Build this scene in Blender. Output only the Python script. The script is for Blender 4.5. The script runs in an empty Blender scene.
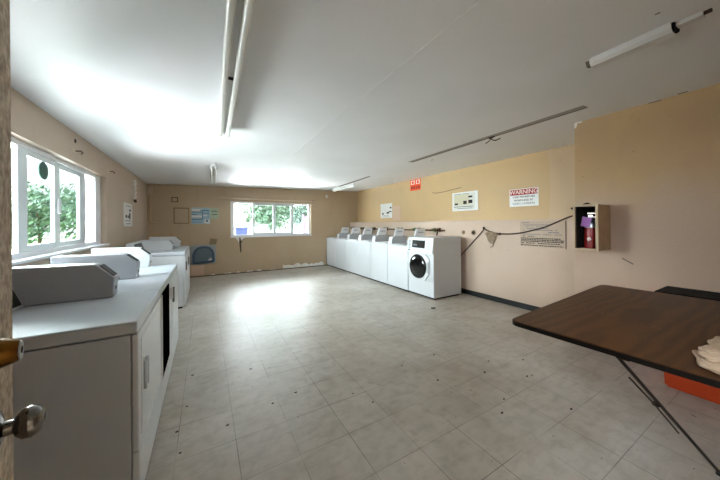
import bpy, bmesh, math, random
from mathutils import Vector, Matrix, noise
random.seed(7)
S = bpy.context.scene
COL = S.collection
PI = math.pi

# ------------------------------------------------------------------ materials
def lin(c):
    return tuple((v/12.92 if v <= .04045 else ((v+.055)/1.055)**2.4) for v in c)

def mat(name, rgb, rough=.6, metal=0.0, var=0.0, scale=6.0, bump=0.0, bscale=60.0, rgb2=None, spec=.5):
    m = bpy.data.materials.new(name); m.use_nodes = True
    nt = m.node_tree; b = nt.nodes['Principled BSDF']
    b.inputs['Roughness'].default_value = rough
    b.inputs['Metallic'].default_value = metal
    b.inputs['Specular IOR Level'].default_value = spec
    c1 = lin(rgb) + (1,)
    tc = nt.nodes.new('ShaderNodeTexCoord')
    if var > 0 or rgb2:
        n = nt.nodes.new('ShaderNodeTexNoise'); n.inputs['Scale'].default_value = scale
        n.inputs['Detail'].default_value = 5
        nt.links.new(tc.outputs['Object'], n.inputs['Vector'])
        r = nt.nodes.new('ShaderNodeValToRGB')
        r.color_ramp.elements[0].position = .35; r.color_ramp.elements[1].position = .68
        c2 = lin(rgb2) if rgb2 else tuple(min(1, v*(1-var)) for v in lin(rgb))
        r.color_ramp.elements[0].color = tuple(c2)[:3] + (1,)
        r.color_ramp.elements[1].color = c1
        nt.links.new(n.outputs['Fac'], r.inputs['Fac'])
        nt.links.new(r.outputs['Color'], b.inputs['Base Color'])
    else:
        b.inputs['Base Color'].default_value = c1
    if bump > 0:
        n2 = nt.nodes.new('ShaderNodeTexNoise'); n2.inputs['Scale'].default_value = bscale
        n2.inputs['Detail'].default_value = 3
        nt.links.new(tc.outputs['Object'], n2.inputs['Vector'])
        bp = nt.nodes.new('ShaderNodeBump'); bp.inputs['Strength'].default_value = bump
        bp.inputs['Distance'].default_value = .01
        nt.links.new(n2.outputs['Fac'], bp.inputs['Height'])
        nt.links.new(bp.outputs['Normal'], b.inputs['Normal'])
    return m

def wall_mat(name, base, worn, stain, rough=.55):
    """old painted plaster: broad uneven repaint patches, roller streaks and small scuffs"""
    m = bpy.data.materials.new(name); m.use_nodes = True
    nt = m.node_tree; N = nt.nodes; L = nt.links; b = N['Principled BSDF']
    b.inputs['Roughness'].default_value = rough
    b.inputs['Specular IOR Level'].default_value = .35
    tc = N.new('ShaderNodeTexCoord')
    def noi(sc, det, vec=None, dist=0):
        n = N.new('ShaderNodeTexNoise'); n.inputs['Scale'].default_value = sc; n.inputs['Detail'].default_value = det
        n.inputs['Distortion'].default_value = dist
        L.new(vec or tc.outputs['Object'], n.inputs['Vector']); return n.outputs['Fac']
    def ramp(f, p0, p1, c0=(0,0,0,1), c1=(1,1,1,1)):
        r = N.new('ShaderNodeValToRGB'); e = r.color_ramp.elements
        e[0].position = p0; e[1].position = p1; e[0].color = c0; e[1].color = c1
        L.new(f, r.inputs['Fac']); return r.outputs['Color']
    def mix(f, a, c):
        x = N.new('ShaderNodeMix'); x.data_type = 'RGBA'
        L.new(f, x.inputs[0])
        for s, v in ((6, a), (7, c)):
            if isinstance(v, tuple): x.inputs[s].default_value = v
            else: L.new(v, x.inputs[s])
        return x.outputs[2]
    col = mix(ramp(noi(.9, 4, dist=.6), .40, .66), lin(base)+(1,), lin(worn)+(1,))
    mp = N.new('ShaderNodeMapping'); mp.inputs['Scale'].default_value = (3, 3, .8)
    L.new(tc.outputs['Object'], mp.inputs['Vector'])
    st = ramp(noi(2.2, 3, mp.outputs['Vector']), .60, .85, (0,0,0,1), (.22,.22,.22,1))
    col = mix(st, col, lin(stain)+(1,))
    sp = ramp(noi(26, 2), .73, .76, (0,0,0,1), (.6,.6,.6,1))
    col = mix(sp, col, lin(stain)+(1,))
    L.new(col, b.inputs['Base Color'])
    bp = N.new('ShaderNodeBump'); bp.inputs['Strength'].default_value = .25; bp.inputs['Distance'].default_value = .01
    L.new(noi(45, 4), bp.inputs['Height']); L.new(bp.outputs['Normal'], b.inputs['Normal'])
    return m

def two_tone(m, low, worn):
    """pinkish repaint on the lower part of the wall, with a soft uneven edge"""
    nt = m.node_tree; N = nt.nodes; L = nt.links; b = N['Principled BSDF']
    old = b.inputs['Base Color'].links[0].from_socket
    tc = N.new('ShaderNodeTexCoord'); sp = N.new('ShaderNodeSeparateXYZ'); L.new(tc.outputs['Object'], sp.inputs[0])
    n = N.new('ShaderNodeTexNoise'); n.inputs['Scale'].default_value = 1.8; n.inputs['Detail'].default_value = 6; L.new(tc.outputs['Object'], n.inputs['Vector'])
    a = N.new('ShaderNodeMath'); a.operation = 'MULTIPLY_ADD'; a.inputs[1].default_value = .7; L.new(n.outputs['Fac'], a.inputs[0]); L.new(sp.outputs[2], a.inputs[2])
    mr = N.new('ShaderNodeMapRange'); mr.inputs['From Min'].default_value = 1.65; mr.inputs['From Max'].default_value = 2.15; L.new(a.outputs[0], mr.inputs['Value'])
    n2 = N.new('ShaderNodeTexNoise'); n2.inputs['Scale'].default_value = 1.2; n2.inputs['Detail'].default_value = 5; L.new(tc.outputs['Object'], n2.inputs['Vector'])
    w = N.new('ShaderNodeMix'); w.data_type = 'RGBA'; L.new(n2.outputs['Fac'], w.inputs[0]); w.inputs[6].default_value = lin(low)+(1,); w.inputs[7].default_value = lin(worn)+(1,)
    x = N.new('ShaderNodeMix'); x.data_type = 'RGBA'; L.new(mr.outputs[0], x.inputs[0]); L.new(w.outputs[2], x.inputs[6]); L.new(old, x.inputs[7])
    L.new(x.outputs[2], b.inputs['Base Color'])
    return m

def floor_mat():
    m = bpy.data.materials.new('vinyl_tile'); m.use_nodes = True
    nt = m.node_tree; N = nt.nodes; L = nt.links; b = N['Principled BSDF']
    tc = N.new('ShaderNodeTexCoord')
    sep = N.new('ShaderNodeSeparateXYZ'); L.new(tc.outputs['Object'], sep.inputs[0])
    def math_(op, a, c=None, d=None):
        n = N.new('ShaderNodeMath'); n.operation = op
        for i, v in enumerate((a, c, d)):
            if v is None: continue
            if isinstance(v, (int, float)): n.inputs[i].default_value = v
            else: L.new(v, n.inputs[i])
        return n.outputs[0]
    T = .3048
    u = math_('DIVIDE', math_('SUBTRACT', sep.outputs[0], .155), T)
    v = math_('DIVIDE', math_('SUBTRACT', sep.outputs[1], 1.49), T)
    def line(x):
        f = math_('FRACT', x)
        d = math_('ABSOLUTE', math_('SUBTRACT', f, .5))
        return math_('GREATER_THAN', d, .4930)
    ln = math_('MAXIMUM', line(u), line(v))
    cell = N.new('ShaderNodeCombineXYZ')
    L.new(math_('FLOOR', u), cell.inputs[0]); L.new(math_('FLOOR', v), cell.inputs[1])
    wn = N.new('ShaderNodeTexWhiteNoise'); wn.noise_dimensions = '2D'; L.new(cell.outputs[0], wn.inputs['Vector'])
    def noi(sc, det, dist=0, vec=None):
        n = N.new('ShaderNodeTexNoise'); n.inputs['Scale'].default_value = sc; n.inputs['Detail'].default_value = det
        n.inputs['Distortion'].default_value = dist; L.new(vec or tc.outputs['Object'], n.inputs['Vector']); return n.outputs['Fac']
    def ramp(f, p0, p1, c0=(0,0,0,1), c1=(1,1,1,1)):
        r = N.new('ShaderNodeValToRGB'); e = r.color_ramp.elements
        e[0].position = p0; e[1].position = p1; e[0].color = c0; e[1].color = c1
        L.new(f, r.inputs['Fac']); return r.outputs['Color']
    def mix(f, a, c, mode='MIX'):
        x = N.new('ShaderNodeMix'); x.data_type = 'RGBA'; x.blend_type = mode
        if isinstance(f, float): x.inputs[0].default_value = f
        else: L.new(f, x.inputs[0])
        for s, q in ((6, a), (7, c)):
            if isinstance(q, tuple): x.inputs[s].default_value = q
            else: L.new(q, x.inputs[s])
        return x.outputs[2]
    A = lin((.765,.742,.712)) + (1,); B = lin((.635,.59,.53)) + (1,)
    col = mix(wn.outputs['Value'], A, lin((.735,.715,.685))+(1,))
    col = mix(ramp(noi(1.1, 6, .2), .30, .75, (0,0,0,1), (.8,.8,.8,1)), col, B)
    mp = N.new('ShaderNodeMapping'); mp.inputs['Scale'].default_value = (2.4, 9, 1); mp.inputs['Rotation'].default_value = (0, 0, .5)
    L.new(tc.outputs['Object'], mp.inputs['Vector'])
    col = mix(ramp(noi(2.4, 6, .3, mp.outputs[0]), .50, .80, (0,0,0,1), (.3,.3,.3,1)), col, lin((.52,.46,.40))+(1,))
    col = mix(ramp(noi(3.0, 7, .3), .48, .78, (0,0,0,1), (.42,.42,.42,1)), col, lin((.52,.44,.36))+(1,))
    col = mix(ramp(noi(13, 6, .4), .45, .75, (0,0,0,1), (.35,.35,.35,1)), col, lin((.53,.48,.42))+(1,))
    col = mix(ramp(noi(21, 3), .72, .75), col, lin((.33,.29,.26))+(1,))
    seamvis = math_('MULTIPLY', ln, ramp(noi(1.7, 2), .35, .6, (.05,.05,.05,1), (.75,.75,.75,1)))
    col = mix(seamvis, col, lin((.40,.36,.32))+(1,))
    L.new(col, b.inputs['Base Color'])
    rr = ramp(noi(1.4, 5, .1), .3, .75, (.36,.36,.36,1), (.52,.52,.52,1))
    L.new(rr, b.inputs['Roughness'])
    b.inputs['Specular IOR Level'].default_value = .3
    bp = N.new('ShaderNodeBump'); bp.inputs['Strength'].default_value = .12; bp.inputs['Distance'].default_value = .01
    L.new(noi(9, 4), bp.inputs['Height']); L.new(bp.outputs['Normal'], b.inputs['Normal'])
    return m

def wood_mat():
    m = bpy.data.materials.new('table_walnut'); m.use_nodes = True
    nt = m.node_tree; N = nt.nodes; L = nt.links; b = N['Principled BSDF']
    tc = N.new('ShaderNodeTexCoord'); mp = N.new('ShaderNodeMapping')
    mp.inputs['Scale'].default_value = (1.0, 3.2, 1); L.new(tc.outputs['Object'], mp.inputs['Vector'])
    w = N.new('ShaderNodeTexWave'); w.wave_type = 'RINGS'; w.inputs['Scale'].default_value = 2.6
    w.inputs['Distortion'].default_value = 7; w.inputs['Detail'].default_value = 4; w.inputs['Detail Scale'].default_value = .8
    L.new(mp.outputs[0], w.inputs['Vector'])
    r = N.new('ShaderNodeValToRGB'); e = r.color_ramp.elements
    e[0].position = .1; e[1].position = .9
    e[0].color = lin((.27,.165,.09))+(1,); e[1].color = lin((.355,.22,.12))+(1,)
    L.new(w.outputs['Fac'], r.inputs['Fac'])
    n = N.new('ShaderNodeTexNoise'); n.inputs['Scale'].default_value = 11; n.inputs['Detail'].default_value = 5; n.inputs['Distortion'].default_value = 2
    L.new(mp.outputs[0], n.inputs['Vector'])
    r2 = N.new('ShaderNodeValToRGB'); r2.color_ramp.elements[0].position = .66; r2.color_ramp.elements[1].position = .73
    r2.color_ramp.elements[1].color = (.45,.45,.45,1)
    L.new(n.outputs['Fac'], r2.inputs['Fac'])
    x = N.new('ShaderNodeMix'); x.data_type = 'RGBA'; L.new(r2.outputs['Color'], x.inputs[0]); L.new(r.outputs['Color'], x.inputs[6])
    x.inputs[7].default_value = lin((.62,.46,.31))+(1,)
    L.new(x.outputs[2], b.inputs['Base Color'])
    b.inputs['Roughness'].default_value = .42; b.inputs['Specular IOR Level'].default_value = .25
    return m

def glass_mat(name, tint, gloss=.07):
    m = bpy.data.materials.new(name); m.use_nodes = True
    nt = m.node_tree; nt.nodes.remove(nt.nodes['Principled BSDF'])
    t = nt.nodes.new('ShaderNodeBsdfTransparent'); t.inputs[0].default_value = tint + (1,)
    g = nt.nodes.new('ShaderNodeBsdfGlossy'); g.inputs['Roughness'].default_value = .02
    x = nt.nodes.new('ShaderNodeMixShader'); x.inputs[0].default_value = gloss
    nt.links.new(t.outputs[0], x.inputs[1]); nt.links.new(g.outputs[0], x.inputs[2])
    nt.links.new(x.outputs[0], nt.nodes['Material Output'].inputs[0])
    return m

M = {}
M['floor'] = floor_mat()
M['ceil'] = mat('ceiling_paint', (.92,.925,.935), .45, var=.05, scale=1.3, bump=.08, bscale=35, spec=.12)
M['wall_back'] = wall_mat('tan_paint', (.72,.635,.525), (.74,.66,.56), (.59,.505,.405))
M['wall_left'] = wall_mat('tan_paint_side', (.72,.645,.57), (.74,.67,.60), (.58,.51,.44))
M['wall_up'] = wall_mat('ochre_paint', (.785,.67,.505), (.75,.645,.505), (.64,.53,.40))
M['wall_low'] = wall_mat('pinkish_paint', (.76,.675,.61), (.725,.635,.56), (.62,.53,.45))
M['wall_near'] = two_tone(wall_mat('ochre_pink_paint', (.755,.63,.455), (.72,.60,.46), (.61,.50,.37)), (.755,.665,.595), (.715,.62,.54))
M['ext_wall'] = mat('stucco', (.78,.74,.68), .9, bump=.3)
M['rubber'] = mat('black_rubber_base', (.075,.08,.09), .45)
M['outline'] = mat('brown_outline', (.47,.37,.25), .8)
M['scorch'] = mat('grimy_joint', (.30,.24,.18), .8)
M['white_frame'] = mat('white_vinyl_frame', (.88,.885,.90), .4)
M['grey_frame'] = mat('grey_sash', (.84,.87,.88), .4)
M['glass'] = glass_mat('window_glass', (.93,.95,.95))
M['glass_tint'] = glass_mat('green_tinted_glass', (.84,.905,.885), .06)
M['enamel'] = mat('white_enamel', (.84,.85,.865), .32, var=.03, scale=3)
M['enamel_shade'] = mat('shaded_white_enamel', (.77,.79,.815), .38, var=.05, scale=2.5)  # white enamel greyed to paint shade on machine sides and tops
M['grey_case_shade'] = mat('grey_shaded_case', (.66,.67,.685), .35)  # grey puts the shade of the case sides into the colour
M['case_white'] = mat('white_meter_case', (.87,.875,.885), .32)
M['seam'] = mat('dark_seam', (.22,.22,.23), .7)
M['black'] = mat('black_panel', (.03,.03,.034), .25)
M['recess'] = mat('matte_black_opening', (.02,.02,.022), .9, spec=0)
M['black_matte'] = mat('black_matte', (.03,.03,.032), .7, spec=.2)
M['chrome'] = mat('satin_nickel', (.50,.48,.46), .2, metal=1.0)
M['steel'] = mat('brushed_steel', (.62,.62,.62), .35, metal=1.0)
M['brass'] = mat('brass', (.45,.31,.13), .25, metal=1.0)
M['door_paint'] = mat('speckled_door_paint', (.80,.74,.66), .75, rgb2=(.58,.51,.43), scale=55, bump=.5, bscale=90)
M['wood_top'] = wood_mat()
M['dark_edge'] = mat('dark_edge_band', (.055,.04,.03), .5, spec=.15)
M['dark_tube'] = mat('dark_bronze_tube', (.17,.125,.085), .4, metal=.6)
M['orange'] = mat('orange_plastic', (.80,.265,.09), .45, var=.15, scale=5)
M['towel'] = mat('cream_towel', (.80,.70,.60), .95, var=.10, scale=30, bump=.6, bscale=160)
M['paper'] = mat('white_paper', (.86,.86,.85), .7)
M['paper_grey'] = mat('yellowed_paper', (.80,.78,.68), .7)
M['paper_blue'] = mat('blue_paper', (.62,.735,.80), .7)
M['paper_green'] = mat('green_paper', (.66,.72,.62), .7)
M['paper_back'] = mat('pale_patch', (.79,.68,.60), .8)
M['ink'] = mat('black_ink', (.10,.10,.11), .7)
M['ink_grey'] = mat('grey_ink', (.42,.43,.47), .7)
M['ink_blue'] = mat('blue_ink', (.30,.44,.56), .7)
M['red'] = mat('sign_red', (.60,.13,.14), .5)
M['orange_sign'] = mat('sign_orange', (.90,.35,.16), .55)
M['sign_white'] = mat('sign_white', (.88,.88,.88), .45)
M['pink_ink'] = mat('pale_lettering', (.93,.82,.80), .5)
M['sign_tan'] = mat('sign_tan', (.70,.62,.545), .7)
M['cab_wood'] = mat('cabinet_wood', (.70,.58,.44), .55, var=.2, scale=8)
M['cab_dark'] = mat('cabinet_inside', (.10,.085,.08), .7)
M['ext_red'] = mat('extinguisher_red', (.52,.06,.07), .3)
M['ext_silver'] = mat('extinguisher_silver', (.62,.65,.70), .3, metal=.8)
M['purple'] = mat('purple_tag', (.60,.38,.66), .6)
M['cord'] = mat('brown_cord', (.20,.13,.10), .6)
M['lint'] = mat('grey_lint', (.60,.53,.44), .95, var=.3, scale=22, bump=.8, bscale=70)
M['hole'] = mat('dark_hole', (.20,.14,.09), .9)
M['copper'] = mat('old_pipe', (.42,.30,.21), .45, metal=.6, var=.3, scale=14)
M['green_valve'] = mat('green_valve', (.36,.45,.26), .5)
M['hose_black'] = mat('black_hose', (.10,.10,.10), .55)
M['fixture'] = mat('white_fixture', (.86,.86,.86), .35)
M['tube'] = mat('fluorescent_tube', (.92,.92,.90), .25)
M['gap_grey'] = mat('fixture_gap', (.52,.52,.52), .5)
M['foot'] = mat('dirty_footprint', (.40,.36,.33), .8)
M['foot_light'] = mat('light_footprint', (.60,.585,.575), .8)
M['plaster'] = mat('bare_plaster', (.95,.94,.92), .85, var=.15, scale=14)
M['navy'] = mat('navy_plastic', (.20,.30,.40), .35)
M['panel_grey'] = mat('grey_panel', (.60,.63,.66), .5)
M['rod'] = mat('old_rod', (.80,.72,.63), .5)
M['disc'] = mat('green_disc', (.20,.36,.31), .5)
M['bark'] = mat('bark', (.33,.27,.22), .9, bump=.5)
M['leaf_a'] = mat('leaf_green', (.43,.52,.42), .7, rgb2=(.33,.42,.35), scale=1.5)  # leaf colours lightened to put haze over the trees into them
M['leaf_b'] = mat('leaf_pale', (.47,.56,.39), .7, rgb2=(.37,.47,.33), scale=1.5)
M['leaf_c'] = mat('leaf_blue', (.41,.51,.45), .7, rgb2=(.33,.42,.38), scale=1.5)
M['grass'] = mat('grass', (.52,.64,.34), .9, rgb2=(.42,.55,.28), scale=4)
M['stucco_pale'] = mat('pale_stucco', (.90,.89,.87), .9)
M['bin_blue'] = mat('blue_bin', (.20,.25,.40), .7)
M['mauve'] = mat('mauve_boards', (.56,.48,.60), .8)
M['roof'] = mat('roof_felt', (.40,.38,.36), .9)
M['scrap'] = mat('dark_scrap', (.13,.11,.10), .9)
M['peeled'] = mat('peeled_edge', (.90,.89,.87), .6)

# ------------------------------------------------------------------ mesh builder
class MB:
    def __init__(s): s.bm = bmesh.new(); s.sm = False
    def _merge(s, b):
        me = bpy.data.meshes.new('t'); b.to_mesh(me); b.free(); s.bm.from_mesh(me); bpy.data.meshes.remove(me)
    def box(s, x0, x1, y0, y1, z0, z1, bev=0.0, seg=2, mtx=None):
        b = bmesh.new(); bmesh.ops.create_cube(b, size=1)
        sx, sy, sz = x1-x0, y1-y0, z1-z0
        for v in b.verts: v.co = Vector((x0+(v.co.x+.5)*sx, y0+(v.co.y+.5)*sy, z0+(v.co.z+.5)*sz))
        if bev: bmesh.ops.bevel(b, geom=b.edges[:], offset=min(bev, .45*min(abs(sx),abs(sy),abs(sz))), segments=seg, affect='EDGES', profile=.5)
        if mtx: bmesh.ops.transform(b, matrix=mtx, verts=b.verts)
        s._merge(b); return s
    def prism(s, pts, axis, lo, hi, bev=0.0, mtx=None):
        """pts: 2-D polygon; axis y -> pts are (x,z); axis x -> (y,z); axis z -> (x,y)"""
        b = bmesh.new()
        def P3(p, h):
            return {'y': (p[0], h, p[1]), 'x': (h, p[0], p[1]), 'z': (p[0], p[1], h)}[axis]
        lo_v = [b.verts.new(P3(p, lo)) for p in pts]; hi_v = [b.verts.new(P3(p, hi)) for p in pts]
        n = len(pts)
        b.faces.new(lo_v); b.faces.new(hi_v[::-1])
        for i in range(n): b.faces.new((lo_v[i], hi_v[i], hi_v[(i+1) % n], lo_v[(i+1) % n]))
        bmesh.ops.recalc_face_normals(b, faces=b.faces)
        if bev: bmesh.ops.bevel(b, geom=b.edges[:], offset=bev, segments=2, affect='EDGES', profile=.5)
        if mtx: bmesh.ops.transform(b, matrix=mtx, verts=b.verts)
        s._merge(b); return s
    def lathe(s, prof, p0, direction, seg=24):
        """prof: list of (distance along axis, radius)"""
        d = Vector(direction).normalized(); q = d.to_track_quat('Z', 'Y'); p0 = Vector(p0)
        b = bmesh.new(); rings = []
        for h, r in prof:
            rings.append([b.verts.new(p0 + q @ Vector((r*math.cos(2*PI*i/seg), r*math.sin(2*PI*i/seg), h))) for i in range(seg)])
        for a, c in zip(rings, rings[1:]):
            for i in range(seg): b.faces.new((a[i], a[(i+1) % seg], c[(i+1) % seg], c[i]))
        b.faces.new(rings[0][::-1]); b.faces.new(rings[-1])
        bmesh.ops.recalc_face_normals(b, faces=b.faces)
        s.sm = True; s._merge(b); return s
    def cyl(s, p0, p1, r, seg=16, r2=None):
        d = Vector(p1)-Vector(p0)
        return s.lathe([(0, r), (d.length, r if r2 is None else r2)], p0, d, seg)
    def tube(s, pts, r, seg=8):
        pts = [Vector(p) for p in pts]; b = bmesh.new(); rings = []
        for i, p in enumerate(pts):
            t = (pts[min(i+1, len(pts)-1)] - pts[max(i-1, 0)]).normalized()
            up = Vector((0,0,1)) if abs(t.z) < .9 else Vector((1,0,0))
            n = t.cross(up).normalized(); m2 = n.cross(t)
            rings.append([b.verts.new(p + r*(math.cos(2*PI*k/seg)*n + math.sin(2*PI*k/seg)*m2)) for k in range(seg)])
        for a, c in zip(rings, rings[1:]):
            for i in range(seg): b.faces.new((a[i], a[(i+1) % seg], c[(i+1) % seg], c[i]))
        b.faces.new(rings[0]); b.faces.new(rings[-1][::-1])
        bmesh.ops.recalc_face_normals(b, faces=b.faces)
        s.sm = True; s._merge(b); return s
    def blob(s, c, rad, sub=3, amp=.15, fr=3.0, seed=0):
        b = bmesh.new(); bmesh.ops.create_icosphere(b, subdivisions=sub, radius=1)
        for v in b.verts:
            n = noise.noise(v.co*fr + Vector((seed, seed*1.7, 0)))
            k = 1 + amp*n
            v.co = Vector((c[0]+v.co.x*rad[0]*k, c[1]+v.co.y*rad[1]*k, c[2]+v.co.z*rad[2]*k))
        s.sm = True; s._merge(b); return s
    def build(s, name, m, parent=None, smooth=None):
        me = bpy.data.meshes.new(name)
        if parent is None:
            xs = [v.co for v in s.bm.verts]
            o0 = Vector(((min(v.x for v in xs)+max(v.x for v in xs))/2, (min(v.y for v in xs)+max(v.y for v in xs))/2, min(v.z for v in xs)))
        else:
            o0 = Vector(parent['_o'])
        for v in s.bm.verts: v.co -= o0
        if smooth is None: smooth = s.sm
        s.bm.to_mesh(me); s.bm.free()
        me.materials.append(m)
        if smooth:
            me.polygons.foreach_set('use_smooth', [True]*len(me.polygons))
            me.set_sharp_from_angle(angle=math.radians(38))
        o = bpy.data.objects.new(name, me); COL.objects.link(o)
        if parent is None: o.location = o0
        else: o.parent = parent
        o['_o'] = tuple(o0)
        return o

def thing(name, label, cat, loc, group=None):
    o = bpy.data.objects.new(name, None); COL.objects.link(o); o.location = loc; o['_o'] = tuple(loc)
    o.empty_display_size = .1
    o['label'] = label; o['category'] = cat
    if group: o['group'] = group
    return o
def tag(o, label, cat, group=None):
    o['label'] = label; o['category'] = cat
    if group: o['group'] = group
    return o
def struct(o, label=None):
    o['kind'] = 'structure'
    if label: o['label'] = label
    return o
def lab(o, label):
    o['label'] = label; return o
def copy_tree(o, dx, parent=None):
    c = o.copy(); COL.objects.link(c)
    if parent: c.parent = parent
    else: c.location = o.location + Vector(dx)
    c['_o'] = tuple(Vector(o['_o']) + Vector(dx))
    for ch in list(o.children): copy_tree(ch, dx, c)
    return c
def text(body, size, origin, right, name, m, parent, align='CENTER', depth=.0012, weight=0.0, sx=1.0):
    cu = bpy.data.curves.new(name, 'FONT'); cu.body = body; cu.size = size; cu.extrude = depth
    cu.align_x = align; cu.align_y = 'CENTER'; cu.offset = weight
    t = bpy.data.objects.new(name+'_tmp', cu); COL.objects.link(t)
    dg = bpy.context.evaluated_depsgraph_get(); dg.update()
    me = bpy.data.meshes.new_from_object(t.evaluated_get(dg))
    COL.objects.unlink(t); bpy.data.objects.remove(t)
    r = Vector(right).normalized(); u = Vector((0,0,1)); n = r.cross(u)
    mx = Matrix(((r.x*sx, u.x, n.x, origin[0]), (r.y*sx, u.y, n.y, origin[1]), (r.z*sx, u.z, n.z, origin[2]), (0,0,0,1)))
    me.transform(mx); me.transform(Matrix.Translation(-Vector(parent['_o'])))
    me.materials.clear(); me.materials.append(m)
    o = bpy.data.objects.new(name, me); COL.objects.link(o); o.parent = parent; o['_o'] = parent['_o']
    return o

# ------------------------------------------------------------------ dimensions
XL, XU, XW, XN = -1.155, 4.45, 4.15, 3.45      # left wall, upper right wall, lower right wall, near right wall
YB, YF = 7.88, -.25                            # back wall, front (door) wall
NY = 1.361                                     # where the near right wall ends
def CZ(x): return 2.267 + .02*(x+1.155)        # ceiling height, slightly pitched

# ------------------------------------------------------------------ the room
fl = MB().box(XL-.2, XU+.2, YF-.1, YB+.2, -.12, 0).build('floor', M['floor'])
fl.data.transform(Matrix.Translation(fl.location)); fl.location = (0,0,0)    # keep the tile grid in room coordinates
struct(fl, 'scuffed grey vinyl tile floor')
cl = struct(MB().prism([(XL-.2, CZ(XL-.2)), (XU+.2, CZ(XU+.2)), (XU+.2, 2.62), (XL-.2, 2.62)], 'y', YF-.1, YB+.2).build('ceiling', M['ceil']), 'glossy white painted ceiling')
TOP = 2.45
# left wall with the window hole
WY0, WY1, WZ0, WZ1 = 2.44, 4.88, 1.055, 1.955
m = MB()
m.box(XL-.18, XL, YF-.1, WY0, 0, TOP); m.box(XL-.18, XL, WY1, YB+.18, 0, TOP)
m.box(XL-.18, XL, WY0, WY1, 0, WZ0); m.box(XL-.18, XL, WY0, WY1, WZ1, TOP)
wl = struct(m.build('wall_left', M['wall_left']), 'tan painted wall with the long sliding window')
# back wall with its window hole
BX0, BX1, BZ0, BZ1 = .59, 2.81, .975, 1.925
m = MB()
m.box(XL, BX0, YB, YB+.18, 0, TOP); m.box(BX1, XU+.18, YB, YB+.18, 0, TOP)
m.box(BX0, BX1, YB, YB+.18, 0, BZ0); m.box(BX0, BX1, YB, YB+.18, BZ1, TOP)
wb = struct(m.build('wall_back', M['wall_back']), 'tan far wall with the small sliding window')
# right side: lower furred wall, recessed upper wall, near full-height wall
wlow = struct(MB().box(XW, XU+.18, NY+.1, YB, 0, 1.335).build('wall_right', M['wall_low']), 'pinkish lower wall below the ledge')
wup = struct(MB().box(XU, XU+.18, NY+.1, YB, 1.335, TOP).build('wall_right_upper', M['wall_up']), 'ochre upper wall above the ledge')
wnear = struct(MB().box(XN, XU+.18, YF-.1, NY, 0, TOP).build('wall_right_near', M['wall_near']), 'ochre wall projecting beside the fire extinguisher')
m = MB()
m.box(XL, -.15, YF-.1, YF, 0, TOP); m.box(.82, XN, YF-.1, YF, 0, TOP); m.box(-.15, .82, YF-.1, YF, 2.06, TOP)
wf = struct(m.build('wall_front', M['wall_left']))
# building roof; its overhang and the unseen porch are added to block light
struct(MB().box(XL-.35, XU+.6, -2.4, YB+.35, 2.66, 2.8).build('roof', M['roof']))
struct(MB().box(-2.2, 3.6, -2.5, -2.35, 0, 2.66).build('wall_light_block', M['ext_wall']))
struct(MB().box(-2.3, -2.15, -2.35, YF-.1, 0, 1.9).build('wall_light_block', M['ext_wall']))
struct(MB().box(3.5, 3.65, -2.35, YF-.1, 0, 2.66).build('wall_light_block_side', M['ext_wall']))
struct(MB().box(-2.3, 3.7, -2.5, YF-.1, -.12, 0).build('floor_light_block', M['ext_wall']))
# trims
m = MB().box(XW-.012, XW+.02, NY, YB, 1.318, 1.343, .003)
struct(m.build('trim_1', M['wall_low']), 'painted cap along the ledge')
m = MB().box(XW-.012, XW, NY, YB, 0, .085, .003)
struct(m.build('baseboard_right', M['rubber']), 'black rubber baseboard along the right wall')
m = MB().box(XN-.01, XN, YF, NY, 0, .085, .003)
struct(m.build('baseboard_near', M['rubber']))
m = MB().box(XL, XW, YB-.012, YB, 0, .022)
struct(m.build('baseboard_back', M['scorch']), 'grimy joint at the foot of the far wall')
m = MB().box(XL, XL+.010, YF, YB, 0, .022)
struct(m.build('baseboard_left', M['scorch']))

# plaster damage and marks on the walls and ceiling (children of their wall)
def patch(parent, name, pts, axis, lo, hi, m_, label=None):
    o = MB().prism(pts, axis, lo, hi).build(name, m_, parent)
    if label: o['label'] = label
    return o
def ragged(x0, x1, z0, z1, n, j, seed):
    rnd = random.Random(seed); pts = []
    for i in range(n+1): pts.append((x0+(x1-x0)*i/n, z1*(1-j*rnd.random()) + z0*j*.0))
    return [(x0, z0)] + pts + [(x1, z0)]
patch(wb, 'paint_peel', ragged(1.95, 3.2, .02, .15, 16, .55, 3), 'y', YB-.006, YB, M['plaster'], 'bare white strip where paint has peeled above the floor')
for i, x in enumerate((.12, .45, .72, .98, 1.25, 1.6)):
    patch(wb, 'paint_peel', ragged(x, x+.10+.05*(i % 2), .022, .06, 5, .6, i), 'y', YB-.005, YB, M['plaster'])
patch(wb, 'plaster_damage', [(.73,.955),(.78,.93),(.80,.80),(.815,.60),(.83,.53),(.85,.60),(.845,.80),(.88,.88),(.97,.955)], 'y', YB-.005, YB, M['scorch'], 'dark torn plaster under the far window')
patch(wb, 'plaster_damage', [(.70,.958),(.745,.90),(.775,.86),(.79,.80),(.80,.93),(.79,.96)], 'y', YB-.009, YB-.005, M['plaster'], 'white torn plaster under the far window')
patch(wb, 'plaster_damage', [(.82,.96),(.85,.86),(.875,.90),(.97,.958)], 'y', YB-.009, YB-.005, M['plaster'])
patch(wb, 'wall_patch', [(-.30,.05),(-.02,.05),(-.02,.30),(-.30,.30)], 'y', YB-.004, YB, M['paper_back'], 'pale unpainted patch under the wall hatch')
patch(wb, 'wall_patch', [(.10,.80),(.25,.80),(.28,.93),(.12,.95)], 'y', YB-.003, YB, mat('moss_stain', (.53,.47,.35), .8), 'greenish stain beside the wall hatch')
patch(wup, 'repaint_patch', [(NY+.1,1.345),(2.085,1.345),(2.06,1.8),(2.09,2.36),(NY+.1,2.36)], 'x', XU-.002, XU, wall_mat('pale_repaint', (.79,.685,.55), (.765,.665,.545), (.66,.56,.44)), 'paler repainted end of the upper wall')
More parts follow.
